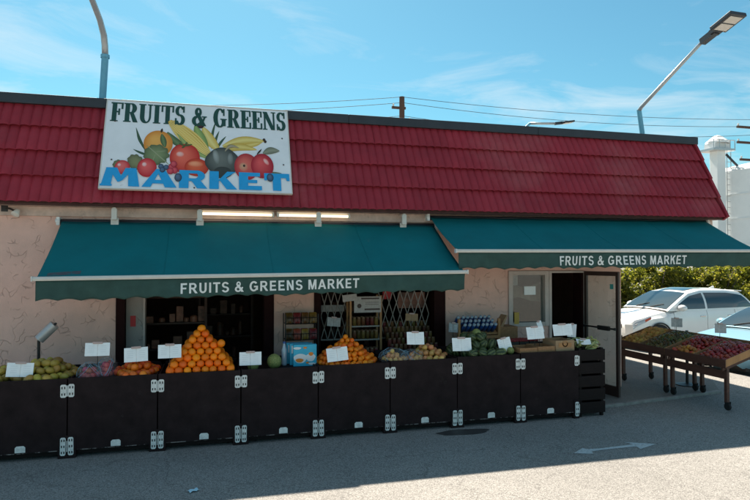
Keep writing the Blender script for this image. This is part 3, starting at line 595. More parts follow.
# fluorescent tubes and wall lamp under the eave
for x0, x1, lb in ((-.205, .863, 'left of two lit fluorescent tubes under the eave'), (.906, 1.99, 'right of two lit fluorescent tubes under the eave')):
    t = thing('fluorescent_tube', lb, 'light', ((x0 + x1) / 2, 8.76, 2.865), 0, 'tube lights under the eave'); h = (x1 - x0) / 2
    m = MB(); m.tube((-h + .03, 0, 0), (h - .03, 0, 0), .018, n=12); m.build('tube', 'tube_light', t, True)
    m = MB(); m.box(-h, h, .03, .10, .0, .055); m.build('batten', 'bar_cream', t)
    for s in (-1, 1): m = MB(); m.box(min(s * h, s * (h - .03)), max(s * h, s * (h - .03)), -.02, .03, -.025, .03); m.build('socket', 'bar_cream', t)
t = thing('wall_spotlight', 'small silver wall spotlight beside the left awning end', 'light', (-2.47, 8.78, 2.83))
m = MB(); m.lathe([(0, .05), (.03, .045), (.035, .02), (.052, -.03), (.050, -.032), (0, -.025)], 14); m.build('reflector', 'bulb', t, True, rot=(R(-35), R(20), 0))
m = MB(); m.path([(-.16, .10, .06), (-.10, .06, .06), (-.03, .02, .03)], .012); m.box(-.20, -.12, .08, .118, .02, .10); m.build('arm', 'black_metal', t)
m = MB(); m.tube((-.5, .10, 0), (.22, .10, 0), .008, n=6); m.build('conduit', 'soffit', t)

# ================================================================== PRODUCE BINS
joints = [-2.485, -1.55, -.60, .343, 1.28, 2.21, 3.135, 4.06, 4.97]
YB = 7.39
hts = [.885, .888, .890, .893, .900, .915, .930, .945]
names = ['leftmost black produce bin under the green mangoes', 'black produce bin under bagged fruit and tangerines', 'black produce bin under the tallest orange pyramid', 'black produce bin under two melons and a blue carton',
         'black produce bin under the smaller orange pile', 'black produce bin under the netted onions', 'black produce bin under the watermelons', 'black produce bin under wooden fruit flats, next to slatted crate']
def leafplate(wd, h, rows):
    m = MB(); c = .012
    pts = [(-wd / 2 + c, -h / 2), (wd / 2 - c, -h / 2), (wd / 2, -h / 2 + c), (wd / 2, h / 2 - c), (wd / 2 - c, h / 2), (-wd / 2 + c, h / 2), (-wd / 2, h / 2 - c), (-wd / 2, -h / 2 + c)]
    m.prism([(a, 0, b) for a, b in pts], (0, -.004, 0))
    for k in range(rows):
        zz = -h / 2 + h * (k + .5) / rows
        for s in (-.22, .22): m.box(wd * s - .006, wd * s + .006, -.0055, -.0038, zz - .013, zz + .013, 1)
    return m.mesh('leaf', ['galv', 'dark_hole'])
LP1 = leafplate(.062, .145, 2); LP2 = leafplate(.056, .20, 3)
for i, (lb, h) in enumerate(zip(names, hts)):
    x0, x1 = joints[i], joints[i + 1]; cx = (x0 + x1) / 2; hw = (x1 - x0) / 2 - .006
    b = thing('produce_bin', lb, 'produce bin', (cx, YB, 0), 0, 'black bins along the shop front')
    m = MB(); m.box(-hw, hw, 0, .02, .085, h); m.build('front_panel', 'bin_black', b, bevel=.003)
    for s in (-1, 1): m = MB(); m.box(min(s * hw, s * (hw - .02)), max(s * hw, s * (hw - .02)), .021, .86, .085, h - .01); m.build('side_panel', 'bin_black', b, bevel=.003)
    m = MB(); m.box(-hw + .09, hw - .09, -.0012, .0, .0855, .094); m.build('worn_edge', 'worn', b)
    m = MB(); m.box(-hw + .021, hw - .021, .84, .86, .085, h + .02); m.build('back_panel', 'bin_black', b)
    m = MB(); m.box(-hw + .021, hw - .021, .021, .839, h - .055, h - .04); m.build('tray', 'black_wood', b)
    m = MB(); m.box(-hw, hw, .05, .82, .03, .083); m.build('base_rail', 'black_wood', b)
    m = MB(); m.prism([(-.052, 0, -.03), (.052, 0, -.03), (.052, 0, .025), (.035, 0, .042), (-.035, 0, .042), (-.052, 0, .025)], (0, -.006, 0)); m.build('pull_tab', 'galv', b, loc=(.02 + random.uniform(-.03, .03), -.001, .13), bevel=.004)
    if i == 7: ex = [hw - .036]
    for z_, me, nm in ((h - .135, LP1, 'hinge'), (.135, LP2, 'hinge')):
        m = MB(); m.tube((hw + .006, -.004, z_ - .06), (hw + .006, -.004, z_ + .06), .006, n=8); hg = m.build(nm, 'galv', b)
        for s in ((-1, 1) if i < 7 else (-1,)): link('leaf', me, hg, (hw + .006 + s * .040, -.0015 if me is LP1 else -.0085, z_ + random.uniform(-.003, .003)), (0, random.uniform(-.02, .02), 0))
    m = MB(); m.box(hw - .085, hw + .097 if i < 7 else hw + .004, -.008, -.0005, .004, .255); m.box(hw - .085, hw + .097 if i < 7 else hw + .004, .0005, .04, .004, .084); m.build('foot', 'bin_black', b)
SC = thing('slatted_crate', 'tall black slatted crate at the right end of the bins', 'crate', (5.20, 7.42, 0)); hw = .215
for k in range(5):
    z0 = .05 + k * .185
    m = MB(); m.box(-hw, hw, 0, .018, z0, z0 + .155); m.build('slat', 'black_wood', SC, bevel=.003, rot=(0, random.uniform(-.006, .006), 0))
    for s in (-1, 1):
        m = MB(); m.box(min(s * hw, s * (hw - .018)), max(s * hw, s * (hw - .018)), .02, .80, z0, z0 + .155); m.build('slat', 'black_wood', SC, bevel=.003)
for sx_ in (-1, 1):
    for y0 in (.019, .76): m = MB(); m.box(sx_ * (hw - .04) - .02, sx_ * (hw - .04) + .02, y0, y0 + .04, 0.002, .965); m.build('post', 'black_wood', SC)
m = MB(); m.box(-hw + .02, hw - .02, .06, .78, .90, .915); m.build('tray', 'black_wood', SC)

# ================================================================== FRUIT
def fmesh(name, prof, m, n=16, stem=False):
    b = MB(); b.lathe(prof, n)
    if stem: b.tube((0, 0, prof[-1][1] - .1), (.04, 0, prof[-1][1] + .22), .05, .04, 5, 1)
    return b.mesh(name, [m, 'stem'] if stem else m, True)
def sph(r=.5, nz=10, sz=1, dim=.06): return [(r * math.sin(math.pi * i / nz) if 0 < i < nz else .001, -r * sz * math.cos(math.pi * i / nz) * (1 - (dim * 2 if i in (0, nz) else 0))) for i in range(nz + 1)]
ORANGE = fmesh('orange', sph(sz=.95), 'orange', stem=False); MAND = fmesh('mandarin', sph(sz=.88), 'mandarin'); TANG = fmesh('tangerine', sph(sz=.88), 'tangerine')
MANGO = fmesh('mango', [(.001, -.62), (.22, -.58), (.40, -.38), (.46, -.1), (.42, .2), (.30, .44), (.14, .58), (.001, .61)], 'mango', 14)
WMEL = fmesh('watermelon', sph(sz=1.22, dim=.0, nz=14), 'watermelon', 24, stem=True); MEL = fmesh('melon', sph(sz=1.05, nz=12), 'melon_pale', 20)
ONION = fmesh('onion', [(.001, -.42), (.10, -.42), (.34, -.30), (.48, -.05), (.46, .16), (.28, .36), (.09, .46), (.04, .62), (.001, .62)], 'onion', 14); PLUM = fmesh('plum', sph(sz=.95, dim=.1), 'plum', 12)
APPLE = fmesh('apple', [(.001, -.34), (.12, -.42), (.30, -.36), (.46, -.05), (.48, .15), (.36, .36), (.18, .42), (.001, .30)], 'apple', 12, stem=True)
PEACH = fmesh('peach', sph(sz=.94, dim=.08), 'peach', 12); POT = fmesh('potato', sph(sz=1.25, dim=0), 'potato', 10); PEP = fmesh('pepper', [(.001, -.5), (.25, -.5), (.40, -.3), (.48, .2), (.36, .48), (.12, .42), (.001, .40)], 'pepper', 10, stem=True)
def fruit(name, me, lb, cat, grp, p, d, rr=1, parent=None):
    o = link(name, me, parent, p, (random.uniform(-3, 3) * rr, random.uniform(-3, 3) * rr, random.uniform(-3, 3)), d * random.uniform(.95, 1.05))
    return o if parent else tag(o, lb, cat, grp)
def pile(name, me, lb, cat, grp, cx, cy, rx, ry, z0, h, d, shell=1.7, parent=None, jit=.10, rr=1, lh=.72, ztop=None, boxy=False):
    nl = max(1, int(round(h / (d * lh)))); n = 0
    for k in range(nl + 1):
        s = 1 - k / (nl + .35); ax_, ay = rx * s, ry * s; off = (k % 2) * d * .5; row = 0; y = cy - ay + d * .4 * 0
        gy_ = int(ay / (d * .90)) + 1
        for j in range(-gy_, gy_ + 1):
            yy = j * d * .90 + (off if k % 2 else 0)
            gx_ = int(ax_ / d) + 1
            for i in range(-gx_, gx_ + 1):
                xx = i * d + (d * .5 if j % 2 else 0) + (k % 3) * d * .33
                e = max(abs(xx) / max(ax_, 1e-3), abs(yy) / max(ay, 1e-3)) if boxy else math.hypot(xx / max(ax_, 1e-3), yy / max(ay, 1e-3))
                if e > 1.0: continue
                nk = 1 - (k + 1) / (nl + .35)
                if k < nl and nk > 0 and math.hypot(xx / max(rx * nk - d * .75, 1e-3), yy / max(ry * nk - d * .75, 1e-3)) < 1 and (rx * nk > d and ry * nk > d): continue
                fruit(name, me, lb, cat, grp, (cx + xx + random.uniform(-jit, jit) * d, cy + yy + random.uniform(-jit, jit) * d, z0 + d * .46 + k * d * lh + random.uniform(-.05, .05) * d), d, rr, parent); n += 1
    return n
# the tall orange pyramid
d = .099; cx, cy, z0 = -.125, 7.81, .89 - .04
for k in range(8):
    n = 8 - k
    for i in range(n):
        for j in range(n):
            if 0 < i < n - 1 and 0 < j < n - 1: continue
            ow = ['first', 'second', 'third', 'fourth', 'fifth', 'sixth', 'seventh', 'eighth']
            lb_ = 'topmost orange at the peak of the tall pyramid' if n == 1 else (f'{ow[i]} orange from the left in the {ow[k]} row up, tall pyramid front face' if j == 0 else f'orange on the {"left flank" if i == 0 else "right flank" if i == n - 1 else "back face"} of the tall pyramid, {ow[k]} row up')
            fruit('orange', ORANGE, lb_, 'orange', 'oranges of the tall pyramid',
                  (cx + (i - (n - 1) / 2) * d + random.uniform(-.005, .005), cy + (j - (n - 1) / 2) * d + random.uniform(-.005, .005), z0 + d * .5 + k * d * .66), d)
fruit('orange', ORANGE, 'lone orange perched on the right flank of the tall pyramid', 'orange', None, (.115, 7.62, 1.19), .095)
g_ = lambda i, s: hts[i] - .045
pile('mandarin', MAND, 'small mandarin in the pile beside the blue carton', 'mandarin', 'mandarins of the smaller pile', 1.72, 7.82, .42, .40, g_(4, 0), .30, .071)
pile('mango', MANGO, 'green mango heaped in the leftmost bin', 'mango', 'green mangoes in the leftmost bin', -1.86, 7.80, .34, .38, g_(0, 0), .22, .092)
pile('mango', MANGO, 'brownish mango at the left edge of the photo', 'mango', 'brownish mangoes at the left edge', -2.32, 7.78, .15, .34, g_(0, 0), .12, .090)
pile('tangerine', TANG, 'deep orange tangerine in the low heap beside bagged fruit', 'tangerine', 'tangerines of the low heap', -.86, 7.76, .26, .34, g_(1, 0), .155, .088)
pile('watermelon', WMEL, 'dark striped watermelon in the melon heap', 'watermelon', 'watermelons heaped in their bin', 3.60, 7.83, .44, .40, g_(6, 0), .25, .130, rr=1)
fruit('melon', MEL, 'pale melon on top of the watermelons', 'melon', None, (3.60, 7.80, 1.185), .125)
for p, lb in (((3.86, 7.52, .955), 'left of two pale melons below the tilted price card'), ((3.985, 7.53, .96), 'right of two pale melons below the tilted price card')): fruit('melon', MEL, lb, 'melon', 'pale melons below the tilted card', p, .105)
fruit('melon', MEL, 'large pale green melon next to the blue carton', 'melon', None, (.765, 7.66, .935), .175, .2); fruit('melon', MEL, 'pale melon half hidden below a white price card', 'melon', None, (.50, 7.62, .905), .145, .3)
# bags
def bag(label, cx, cy, rx, ry, z0, h, me, nm, d, seed, film='film'):
    b = thing('net_bag', label, 'bag', (cx, cy, z0), 0, 'bags of produce in the bins'); random.seed(seed)
    pile(nm, me, '', '', None, 0, 0, rx, ry, 0, h, d, parent=b, jit=.15)
    rnd = random.Random(seed); P = [rnd.uniform(0, 6.28) for _ in range(6)]
    def sh(u, v):
        a = 2 * math.pi * u; t = v * math.pi / 2; rad = math.cos(t) ** .7 if v < 1 else 0
        k = 1 + .05 * math.sin(7 * a + P[0]) + .04 * math.sin(13 * a + P[1] + 4 * v)
        return ((rx + d * .55) * rad * k * math.cos(a), (ry + d * .55) * rad * k * math.sin(a), .008 + (h + d * 1.02) * math.sin(t) * (1 + .05 * math.sin(5 * a + 6 * v + P[2])))
    m = MB(); m.grid(sh, 48, 14); m.build('plastic_film', film, b, True)
    m = MB()
    for q in range(9):
        a0 = rnd.uniform(0, 6.28); m.path([tuple(c * 1.01 for c in sh((a0 / 6.28 + .02 * k * (1 if q % 2 else -1)) % 1, .10 + .085 * k)) for k in range(9)], .0022, 4)
    m.build('netting', 'netting', b)
    return b
bag('plastic bag of red plums, left one behind mango bin edge', -1.36, 7.62, .10, .15, g_(1, 0) , .10, PLUM, 'plum', .072, 5)
bag('plastic bag of red plums, right one beside the tangerines', -1.19, 7.70, .085, .18, g_(1, 0), .13, PLUM, 'plum', .072, 6)
bag('netted bag of small onions beside the mandarin pile', 2.34, 7.68, .16, .18, g_(5, 0), .09, ONION, 'onion', .066, 8)
bag('netted bag of onions below the middle price card', 2.58, 7.62, .12, .15, g_(5, 0), .07, ONION, 'onion', .070, 9)
random.seed(21)
pile('onion', ONION, 'loose golden onion heaped beside the netted onions', 'onion', 'loose onions in their bin', 2.86, 7.76, .24, .33, g_(5, 0), .15, .080, rr=.5)
# wooden fruit flats, carton, berries, leafy corn
def flat(label, cx, cy, z0, wx, wy, h, m_):
    t = thing('fruit_flat', label, 'crate', (cx, cy, z0), random.uniform(-.03, .03))
    for a in ((-wx / 2, wx / 2, -wy / 2, -wy / 2 + .01), (-wx / 2, wx / 2, wy / 2 - .01, wy / 2)): m = MB(); m.box(a[0], a[1], a[2], a[3], 0, h); m.build('side', m_, t, bevel=.002)
    for s in (-1, 1): m = MB(); m.box(min(s * wx / 2, s * (wx / 2 - .01)), max(s * wx / 2, s * (wx / 2 - .01)), -wy / 2 + .011, wy / 2 - .011, 0, h); m.build('end', m_, t, bevel=.002)
    m = MB(); m.box(-wx / 2 + .011, wx / 2 - .011, -wy / 2 + .011, wy / 2 - .011, 0, .01); m.build('bottom', m_, t); return t
zt = hts[7] - .038
flat('low wooden flat, left one in front of red berries', 4.215, 7.60, zt, .27, .32, .095, 'tray_wood'); flat('low wooden flat, right one beside the printed carton', 4.495, 7.61, zt, .27, .32, .105, 'tray_wood')
flat('taller printed cardboard carton behind the right price card', 4.80, 7.64, zt, .30, .34, .175, 'cardboard')
m = MB(); m.box(4.70, 4.90, 7.463, 7.466, .99, 1.05); m.lathe([(.03, -.003), (.045, -.003)], 14, (4.80, 7.466, 1.035), 'y'); o = m.build('carton_print', 'wood'); o.parent = bpy.data.objects['fruit_flat.002']; o.matrix_parent_inverse = o.parent.matrix_basis.inverted()
for k in range(3):
    t = thing('berry_tray', ['left', 'middle', 'right'][k] + ' dark tray of red berries behind the wooden flats', 'tray', (4.20 + .155 * k, 7.93, zt), 0, 'trays of red berries')
    m = MB(); m.box(-.07, .07, -.12, .12, 0, .13); m.build('tray', 'black_metal', t)
    m = MB()
    for i in range(6):
        for j in range(9): m.lathe(sph(.016, 6), 8, (-.058 + i * .0235 + random.uniform(-.003, .003), -.105 + j * .026, .135 + random.uniform(0, .01)))
    stuff(m.build('berries', 'red_berry', t, True))
random.seed(31)
for k in range(20):
    lf = MB(); ln = random.uniform(.14, .24); wd = random.uniform(.022, .045)
    lf.grid(lambda u, v: ((u - .5) * ln, (v - .5) * 2 * wd * math.sin(math.pi * min(.97, u * .95 + .03)) ** .7, .05 * math.sin(u * 3.1) + .02 * abs(v - .5) * 2), 8, 4)
    lf.lathe([(.001, -ln * .42), (wd * .55, -ln * .3), (wd * .6, 0), (wd * .4, ln * .25), (.001, ln * .40)], 8, (0, 0, .0), 'x')
    o = lf.build('corn_ear', 'leafy', None, True, loc=(5.05 + random.uniform(0, .38), 7.46 + random.uniform(0, .40), .945 + .03 * (k % 3) + random.uniform(0, .02)), rot=(random.uniform(-.6, .6), random.uniform(-.3, .3), random.uniform(-.9, .9)))
    tag(o, 'pale green leafy corn ear heaped on the slatted crate', 'corn', 'corn ears on the slatted crate')
# blue cartons
def carton(label, x, y, z, w_, dd, h, front):
    t = thing('drink_carton', label, 'carton', (x, y, z), R(-4)); m = MB(); m.box(-w_ / 2, w_ / 2, 0, dd, 0, h); m.build('box', 'box_blue', t, bevel=.004)
    m = MB()
    if front:
        def el(cx, cz, rx, rz, mi, k): m.poly([(cx + rx * math.cos(a) * (1 + .1 * math.sin(3 * a)), -.001 - .0004 * k, cz + rz * math.sin(a)) for a in [q * math.pi / 10 for q in range(20)]], mi)
        el(-.06, .10, .085, .06, 0, 1); el(.07, .11, .06, .05, 0, 2); el(-.07, .075, .05, .026, 1, 3); el(.075, .155, .03, .024, 1, 4); el(0, .235, .024, .014, 1, 5); el(-.10, .23, .05, .016, 0, 6); el(.03, .045, .02, .012, 1, 7); el(.09, .03, .05, .015, 0, 8)
    else: m.box(-w_ / 2 + .02, w_ / 2 - .02, -.002, -.0005, h * .55, h * .9, 0)
    m.build('print', ['white_print', 'orange_print'], t); return t
zt = hts[3] - .038
carton('front bright blue drink carton with white and orange print', 1.155, 7.66, zt, .295, .09, .275, True)
carton('second blue carton right behind the front one', 1.12, 7.77, zt, .29, .09, .275, False); carton('third blue carton at the back of the row', 1.09, 7.88, zt, .29, .09, .27, False)
t = thing('water_bottle', 'clear plastic bottle left of the blue cartons', 'bottle', (.905, 7.80, zt)); m = MB(); m.lathe([(.001, 0), (.034, 0), (.036, .02), (.034, .12), (.036, .20), (.016, .26), (.016, .29)], 12); m.build('body', 'clear_bottle', t, True); m = MB(); m.lathe([(.018, .28), (.018, .305), (.001, .306)], 10); m.build('cap', 'blue_plastic', t)

# price cards -------------------------------------------------------
def price_card(label, x, z, wd, h, y=7.55, zb=.86, tilt=0, yaw=0, lean=-.22, mat_='card', lines=True):
    t = thing('price_card', label, 'price card', (x, y, zb), R(yaw), 'white price cards')
    p = MB(); hz = z - zb
    p.tube((0, .02, 0), (0, .012, hz - h * .25), .004, n=6); p.build('stick', 'black_metal', t)
    c = MB(); fo = .012
    c.prism([(-wd / 2, -.004, -h / 2), (-.001, fo, -h / 2), (-.001, fo, h / 2), (-wd / 2, -.004, h / 2)], (0, .002, 0)); c.prism([(.001, fo, -h / 2), (wd / 2, -.004, -h / 2), (wd / 2, -.004, h / 2), (.001, fo, h / 2)], (0, .002, 0))
    co_ = c.build('card', mat_, t, loc=(0, 0, hz), rot=(lean, R(tilt), 0))
    if lines:
        q = MB()
        for s in (-1, 1):
            for k in range(4):
                a, b = s * wd * .12, s * wd * (.34 + .06 * random.random()); zz = h * (.26 - k * .15); ya = fo - (fo + .004) * abs(a) / (wd / 2) - .0015; yb_ = fo - (fo + .004) * abs(b) / (wd / 2) - .0015
                q.poly([(a, ya, zz - .003), (b, yb_, zz - .003), (b, yb_, zz + .003), (a, ya, zz + .003)])
        stuff(q.build('faint_print', 'card_print', co_))
    k = MB(); k.box(-wd * .2, wd * .2, -.008, .016, h / 2 - .012, h / 2 + .012); k.build('clip', 'clip', co_, bevel=.003)
    return t
for lb, x, z, wd, h, y, tl, yw in (
    ('large white price card standing among the green mangoes', -2.06, .985, .27, .155, 7.52, 3, 0), ('white price card above the bagged plums', -1.28, 1.172, .265, .152, 7.60, 1, 2), ('white price card above the tangerines', -.855, 1.10, .265, .165, 7.56, -3, -4),
    ('white price card at the left foot of the tall orange pyramid', -.475, 1.135, .26, .157, 7.48, 0, 3), ('white price card above the half hidden pale melon', .462, 1.00, .265, .16, 7.54, 0, -2), ('pale blue price card in front of the mandarin pile', 1.535, 1.02, .27, .17, 7.47, -5, 0),
    ('white price card above the netted onions', 2.61, 1.175, .24, .165, 7.56, 2, 0), ('white price card left in front of the watermelons', 3.255, 1.075, .275, .175, 7.52, 1, 0), ('tilted price card at the right of the watermelons', 3.91, 1.04, .205, .19, 7.55, -10, 6),
    ('white price card above the left wooden flats', 4.385, 1.19, .265, .17, 7.56, -2, 0), ('widest white price card above the printed carton', 4.82, 1.22, .305, .16, 7.56, -1, 0)):
    price_card(lb, x, z, wd, h, y, .87, tl, yw)
price_card('bluish card turned sideways behind the widest price card', 5.05, 1.19, .12, .19, 7.68, .90, 4, -30, lines=False); price_card('bluish card leaning back between two white price cards', 4.56, 1.25, .11, .17, 7.72, .90, -14, 25, lines=False)
price_card('low price card lying back over the corn ears', 5.14, 1.045, .21, .09, 7.53, .92, 3, -10, -.75, 'card', False)
price_card('small grey notice hanging left of the wooden shelf stand', 1.74, 1.30, .20, .13, 8.72, .0, 6, 0, -.1, 'card_grey', False); price_card('brownish notice above the tiered jars', 2.95, 1.34, .20, .11, 8.72, .0, 3, 0, -.1, 'cardboard', False); price_card('grey notice on the dark post beside the bottles', 3.50, 1.20, .15, .14, 8.40, .0, 6, 0, -.1, 'card_grey', True)
# bag roll on a post
t = thing('bag_roll_stand', 'silver bag roll tilted on a black post behind the mangoes', 'bag dispenser', (-2.10, 8.42, 0))
m = MB(); m.tube((0, 0, 0), (0, 0, 1.20), .018); m.tube((0, 0, 1.19), (.06, 0, 1.24), .012); m.box(-.12, .12, -.12, .12, 0, .015); m.build('post', 'black_metal', t)
m = MB(); m.tube((.01, -.02, 1.215), (.185, -.02, 1.395), .062, n=20); m.build('roll', 'silver_roll', t, True, angle=40)
m = MB(); m.tube((.175, -.02, 1.385), (.205, -.02, 1.415), .022, .01, 10); m.lathe([(0, 0), (.064, 0), (.064, .012), (0, .012)], 16); m.build('spindle', 'black_metal', t)
o = [c for c in t.children if c.name.startswith('spindle')][0]; 
# ================================================================== GOODS INSIDE THE OPENINGS
def jar_mesh(nm, m1, m2, r, h): b = MB(); b.lathe([(.001, 0), (r, 0), (r, h * .75), (r * .8, h * .84), (r * .8, h * .86)], 10, m=0); b.lathe([(r * .85, h * .85), (r * .85, h), (.001, h)], 10, m=1); return b.mesh(nm, [m1, m2], True)
JAR = jar_mesh('jar', 'jar', 'lid', .030, .13)
st = thing('shelf_stand', 'orange wooden shelf stand of jars inside the second opening', 'shelf', (2.24, 8.78, .02))
for s in (-1, 1): 
    for yy in (0, .22): m = MB(); m.box(s * .235 - .016, s * .235 + .016, yy - .016, yy + .016, 0, 1.66); m.build('post', 'wood', st, bevel=.003)
for zz in (.45, .72, .985, 1.185): m = MB(); m.box(-.218, .218, -.01, .23, zz, zz + .022); m.build('shelf', 'lattice_white', st, bevel=.003)
for zz in (.742, 1.007, 1.207):
    for i in range(6):
        for j in range(2): tag(link('jar', JAR, None, (2.24 - .17 + i * .068, 8.80 + j * .09, zz + .02), (0, 0, random.random() * 6)), 'small dark jar standing on the wooden shelf stand', 'jar', 'jars on the wooden shelf stand')
pc = thing('placard', 'white placard with brown bands on top of the shelf stand', 'sign', (2.265, 8.755, 1.425)); m = MB(); m.box(-.21, .21, 0, .006, 0, .24); m.build('board', 'card_grey', pc)
m = MB(); m.box(-.10, .18, -.002, -.0005, .20, .222); m.box(-.05, .19, -.002, -.0005, .035, .06); m.lathe([(.001, -.001), (.034, -.001)], 14, (-.13, 0, .10), 'y'); m.box(-.04, .17, -.002, -.0005, .15, .155); m.box(-.04, .17, -.002, -.0005, .12, .125); m.build('print', 'brown_metal', pc)
pc = thing('placard', 'small tilted white card clipped left of the brown banded placard', 'sign', (1.99, 8.74, 1.60)); m = MB(); m.box(-.11, .11, 0, .004, 0, .10); m.build('board', 'card_grey', pc, rot=(0, R(-6), 0))
# tiered jar display
tr = thing('tiered_rack', 'dark tiered rack of jars behind the onions', 'rack', (3.0, 8.62, .02))
for k in range(5): m = MB(); m.box(-.42, .36, k * .11, k * .11 + .10, .80 + k * .075 - .02, .80 + k * .075); m.build('tier', 'black_wood', tr)
for s in (-.40, .34): m = MB(); m.box(s - .02, s + .02, .0, .52, 0, .76); m.build('side', 'black_wood', tr)
for k in range(5):
    for i in range(11): tag(link('jar', JAR, None, (2.62 + i * .07 + random.uniform(-.006, .006), 8.67 + k * .11, .821 + k * .075), (0, 0, random.random() * 6)), 'dark jar on the tiered rack behind the onions', 'jar', 'jars on the tiered rack')
# security lattice
def lattice(label, x0, x1, z0, z1, n, y):
    t = thing('security_grille', label, 'grille', (x0, y, z0)); w_ = x1 - x0; h = z1 - z0; s = w_ / n
    for k in range(n):
        for a, b, yy in ((k * s, (k + 1) * s, 0), ((k + 1) * s, k * s, .012)):
            for z_ in range(3): m = MB(); m.tube((a, yy, h * z_ / 3), (b, yy, h * (z_ + 1) / 3), .008, n=5); m.build('lattice_bar', 'lattice_white', t)
    for zz in (0, h): m = MB(); m.tube((0, .006, zz), (w_, .006, zz), .014, n=6); m.build('rail', 'lattice_white', t)
lattice('pale diamond grille left of the shelf stand', 1.60, 2.02, 1.0, 2.1, 4, 9.02); lattice('pale diamond grille right of the shelf stand', 2.50, 3.34, 1.0, 2.1, 7, 9.02)
for x0, x1, z0, z1, mm_, lb in ((1.62, 1.98, 1.42, 1.52, 'card_grey', 'pale shelf board behind the left grille'), (2.60, 2.74, 1.60, 1.74, 'red_sign', 'red packet hanging behind the right grille'), (2.85, 3.30, 1.45, 1.70, 'goods', 'dark banner behind the right grille')):
    m = MB(); m.box(x0, x1, 9.10, 9.13, z0, z1); tag(m.build('backing_board', mm_), lb, 'board')
# snack rack
sr = thing('wire_rack', 'black wire rack of snack bags against the stucco pillar', 'rack', (1.245, 8.56, .02))
m = MB()
for zz in (.55, .80, 1.05, 1.28):
    for k in range(8): m.tube((-.23, k * .035, zz), (.23, k * .035, zz), .004, n=4)
    m.tube((-.23, 0, zz + .09), (.23, 0, zz + .09), .005, n=4)
    for k in range(12): m.tube((-.23 + k * .0418, 0, zz), (-.23 + k * .0418, 0, zz + .09), .003, n=4)
m.build('shelf', 'black_metal', sr)
for s in (-1, 1):
    for yy in (0, .25): m = MB(); m.tube((s * .235, yy, 0), (s * .235, yy, 1.42), .008, n=6); m.build('post', 'black_metal', sr)
def snackm():
    b = MB(); b.grid(lambda u, v: ((u - .5) * .10, -.022 * math.sin(math.pi * u) * math.sin(math.pi * v) ** .6, v * .15), 8, 8); b.grid(lambda u, v: ((u - .5) * .10, .022 * math.sin(math.pi * u) * math.sin(math.pi * v) ** .6, v * .15), 8, 8); return b.mesh('snack_bag', 'snack', True)
SN = snackm()
for zz in (.80, 1.05, 1.28):
    for i in range(4):
        for j in range(2): tag(link('snack_bag', SN, None, (1.07 + i * .115, 8.60 + j * .08, zz + .026), (R(-12), 0, random.uniform(-.1, .1))), 'colourful snack bag in the black wire rack', 'snack bag', 'snack bags in the wire rack')
# bottle shelf right of the dark post
bs = thing('bottle_shelf', 'wooden stand of blue capped bottles against the stucco wall', 'shelf', (3.90, 8.42, .02))
for s in (-.30, .36): m = MB(); m.box(s - .018, s + .018, -.02, .02, 0, 1.30); m.build('post', 'wood', bs)
m = MB(); m.prism([(-.28, .0, 1.06), (.34, .0, 1.06), (.34, .36, 1.20), (-.28, .36, 1.20)], (0, .0, .018)); m.build('shelf', 'wood', bs); m = MB(); m.box(-.28, .34, -.02, .0, 1.0, 1.045); m.build('rail', 'wood', bs)
BOT = jar_mesh('bottle', 'blue_plastic', 'clear_bottle', .028, .20)
for j in range(3):
    for i in range(8): tag(link('bottle', BOT, None, (3.66 + i * .073, 8.48 + j * .12, 1.12 + j * .047), (R(50), 0, random.uniform(-.05, .05))), 'dark blue bottle lying on the wooden stand', 'bottle', 'blue bottles on the wooden stand')
bx_ = thing('cardboard_box', 'dark cardboard box under the small window', 'box', (4.46, 8.45, .02)); m = MB(); m.box(-.16, .16, 0, .36, 0, .62); m.build('lower_box', 'goods', bx_, bevel=.004); m = MB(); m.box(-.15, .15, .02, .34, .622, 1.16); m.build('upper_box', 'tray_wood', bx_, bevel=.004); m = MB(); m.prism([(-.15, .02, 1.16), (-.05, .0, 1.34), (-.03, .0, 1.34), (-.10, .02, 1.16)], (0, .20, 0)); m.build('flap', 'cardboard', bx_)
# interior shelving, hardly lit
for x, y, lb in ((-.55, 9.8, 'dim shelving just inside the large left opening'), (.25, 11.2, 'dim shelving deeper inside the left opening'), (2.6, 11.0, 'dim shelving inside the grilled opening')):
    t = thing('shelving_unit', lb, 'shelf', (x, y, .02))
    for zz in (.4, .8, 1.2, 1.6, 2.0): m = MB(); m.box(-.45, .45, 0, .35, zz, zz + .025); m.build('shelf', 'table_wood', t)
    for s in (-1, 1): m = MB(); m.box(s * .46 - .02, s * .46 + .02, 0, .36, 0, 2.2); m.build('side', 'table_wood', t)
    m = MB()
    for zz in (.425, .825, 1.225, 1.625):
        xx = -.42
        while xx < .36:
            ww = random.uniform(.05, .13); hh_ = random.choice((.07, .10, .13, .18, .24)); yy_ = random.uniform(.0, .12)
            if random.random() < .45: m.lathe([(ww * .5, 0), (ww * .5, hh_ * .8), (ww * .3, hh_), (.001, hh_)], 10, (xx + ww / 2, .09 + yy_, zz + .001))
            else: m.box(xx, xx + ww, .02 + yy_, .14 + yy_, zz + .001, zz + hh_)
            xx += ww + random.choice((.01, .02, .07))
    stuff(m.build('packaged_goods', 'goods', t))
